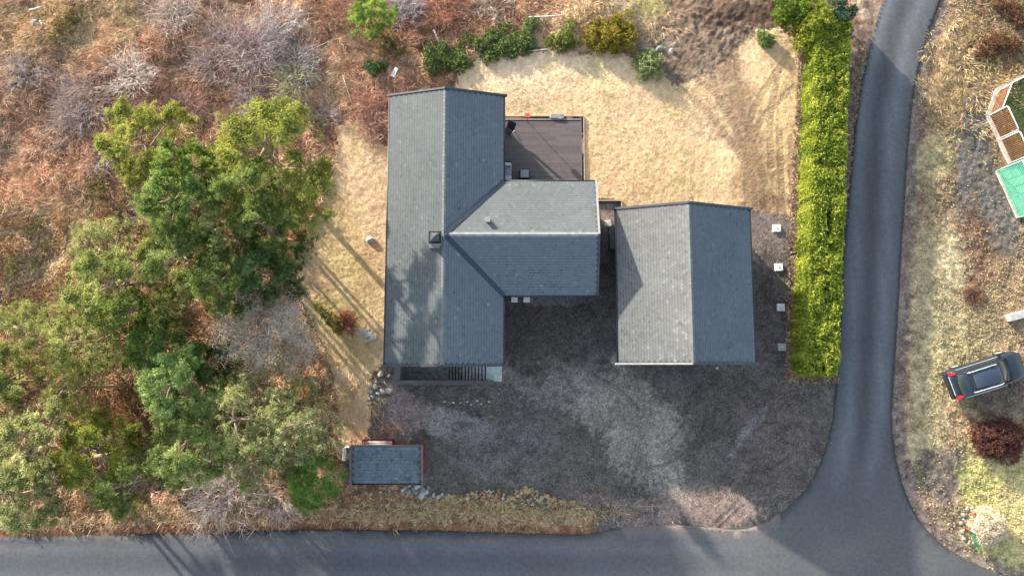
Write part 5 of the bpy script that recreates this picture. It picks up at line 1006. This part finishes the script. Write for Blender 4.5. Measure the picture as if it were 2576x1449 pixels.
tf = P(2620, 300, .03); bm = bmesh.new(); ring = [bm.verts.new((q.x+.15, q.y, .04)) for q in pts]+[bm.verts.new((P(2760, 560, 0).x, P(2760, 560, 0).y, .04)), bm.verts.new((P(2860, 160, 0).x, P(2860, 160, 0).y, .04))]; bm.faces.new(ring); me = bpy.data.meshes.new('turf'); bm.to_mesh(me); bm.free(); me.materials.append(mat_plain('pen_turf', (.07, .085, .025), .95, .4, 4, .4)); link('turf', me, pen)
a, b = P(2508, 430, .05), P(2561, 548, .05); e1 = P(2640, 385, .05); e2 = P(2700, 480, .05); gh = 2.3
goal = wthing('netted_goal', 'bright green netted goal box on the corner of the slatted pen', 'goal net', (a.x, a.y, 0))
def netpanel(p, q, h_):
    d = q-p; L = d.length; m = MB(); n1 = int(L/.13)
    for k in range(n1+1): z_ = p+d*(k/n1); m.bar((z_.x, z_.y, .08), (z_.x, z_.y, h_), .026, .012, up=(d.y, -d.x, 0))
    for k in range(int(h_/.13)): m.bar((p.x, p.y, .1+k*.13), (q.x, q.y, .1+k*.13), .012, .022)
    o = m.build('net_panel', M_net, goal); tag(o, kind='stuff')
netpanel(a, b, gh); netpanel(a, e1, gh)
for p_, q_ in ((a, b), (a, e1)):
    m = MB(); m.tube([(p_.x, p_.y, .0), (p_.x, p_.y, gh), (q_.x, q_.y, gh), (q_.x, q_.y, 0)], .04, 8); m.build('post_frame', mat_plain('mint_tube', (.30, .62, .52), .5, .08, 3, 0), goal)
m = MB(); m.bar((a.x, a.y, .0), (b.x, b.y, .0), .2, .2); m.build('kerb', M_kerb, goal)
bm = bmesh.new(); fl_ = [P(2508, 430, 0), P(2561, 548, 0), P(2760, 540, 0), P(2700, 380, 0)]; bm.faces.new([bm.verts.new((q.x+.02, q.y, .06)) for q in fl_]); me = bpy.data.meshes.new('g'); bm.to_mesh(me); bm.free(); me.materials.append(mat_plain('bright_turf', (.22, .48, .26), .95, .3, 2, .3)); link('goal_turf', me, goal)
# white beam
a, b = P(2538, 800, .3), P(2620, 778, .3); m = MB(); m.bar((a.x, a.y, .22), (b.x, b.y, .22), .42, .40); tag(m.build('concrete_wall', M_pale), 'low pale concrete wall end at the right edge above the car', 'wall')
# stone ring with garden ornament
c = P(2442, 1322, .2)
for k in range(11):
    a = 1.0+k*.5; q = (2446+26*math.cos(a), 1322-44*math.sin(a)) if math.cos(a) < .45 else None
    if q: stone(q[0], q[1], .17, 'rough grey stone in the ring around the planter west of the grass mound', 'stones ringing the planter at the lower right', 0)
t = wthing('garden_ornament', 'white and orange ornament with a green slat lying in the stone ring', 'ornament', (c.x, c.y, 0))
a, b = P(2464, 1292, .5), P(2446, 1338, .5); m = MB(); m.bar((a.x, a.y, .5), ((a.x+b.x)/2+.02, (a.y+b.y)/2+.03, .5), .34, .08); m.build('white_panel', M_white, t); m = MB(); m.bar(((a.x+b.x)/2-.02, (a.y+b.y)/2-.03, .5), (b.x, b.y, .5), .36, .08); m.build('white_panel', M_white, t)
M_or = mat_plain('orange_bar', (.42, .13, .05), .5, .15, 5, .1)
for p0, p1 in (((2452, 1290), (2437, 1330)), ((2454, 1290), (2440, 1292)), ((2424, 1324), (2440, 1334)), ((2438, 1352), (2448, 1360))): a, b = P(*p0, .5), P(*p1, .5); m = MB(); m.bar((a.x, a.y, .52), (b.x, b.y, .52), .075, .08); m.build('orange_bar', M_or, t)
a, b = P(2441, 1336, .4), P(2460, 1376, .4); m = MB(); m.bar((a.x, a.y, .42), (b.x, b.y, .42), .18, .06); m.build('green_slat', mat_plain('green_slat', (.05, .26, .12), .5, .1, 4, .05), t)
m = MB(); m.tube([(c.x, c.y, 0), (c.x, c.y, .5)], .2, 10); m.build('base', M_stone, t)

RED = ((.05, .025, .02), (.13, .052, .042), (.25, .12, .10)); HEA = ((.06, .03, .018), (.14, .07, .04), (.24, .13, .07))
bush('red_bush', 'dense dark red-twigged bush east of the road below the car', 'bush', [(2520, 1105, 1.3, .9), (2480, 1095, .8, .7), (2490, 1125, .8, .7), (2535, 1080, .8, .7), (2545, 1135, .9, .7), (2565, 1100, .9, .8)], RED, 420, (.10, .26), .13, seed=21)
bush('heather', 'dark rusty heather bush at the upper right', 'heather', [(2495, 118, .8, .35), (2470, 130, .5, .3), (2520, 100, .7, .35), (2550, 110, .7, .35)], HEA, 300, (.06, .16), .25, seed=22)
bush('heather', 'dark heather bush in the top right corner', 'heather', [(2550, 25, .8, .35), (2520, 10, .6, .3), (2570, 50, .6, .35)], HEA, 300, (.06, .16), .25, seed=23)
# matted dead grass over the lawn, pebbles over the yard
p, x, y = scatter([(740, 60), (2040, 60), (2040, 600), (1000, 1120), (740, 1120)], 230000, lambda x, y: inpoly(x, y, LAWN)*.8*(1-.95*tread(x, y, TRACKS, 13)[0])*(1-inpoly(x, y, [(1262, 290), (1474, 290), (1474, 520), (1262, 520)]))*(1-.8*sstep(1.15, .7, np.hypot((x-1870)/75, (y-320)/210))))
gc = colour_lawn(x, y); S6 = strands(np.c_[p, height(p[:, 0], p[:, 1], x, y)-.004], R.random(len(x))*6.28, R.uniform(.05, .15, len(x)), R.uniform(.010, .022, len(x)), R.uniform(.01, .045, len(x)), gc*(.88+.42*R.random((len(x), 1))), seg=2)
stuff('lawn_grass', [S6], 'flattened straw-coloured winter grass matted over the lawn', 'grass')
p, x, y = scatter([(920, 500), (2110, 500), (2110, 1350), (920, 1350)], 26000, lambda x, y: inpoly(x, y, GRAVEL)*(.3+.7*(fbm(x, y, 40, 801) > .5)))
Vv, Fq = leafquads(np.c_[p, height(p[:, 0], p[:, 1], x, y)+.012], R.uniform(.025, .06, len(x)), .8, .15); stuff('pebbles', [(Vv, Fq, pick(len(x), [(.26, .25, .24), (.20, .15, .14), (.06, .055, .06), (.40, .39, .38)], [4, 3, 5, .6]))], 'loose pebbles strewn over the grey gravel yard', 'pebbles', M_leaf)
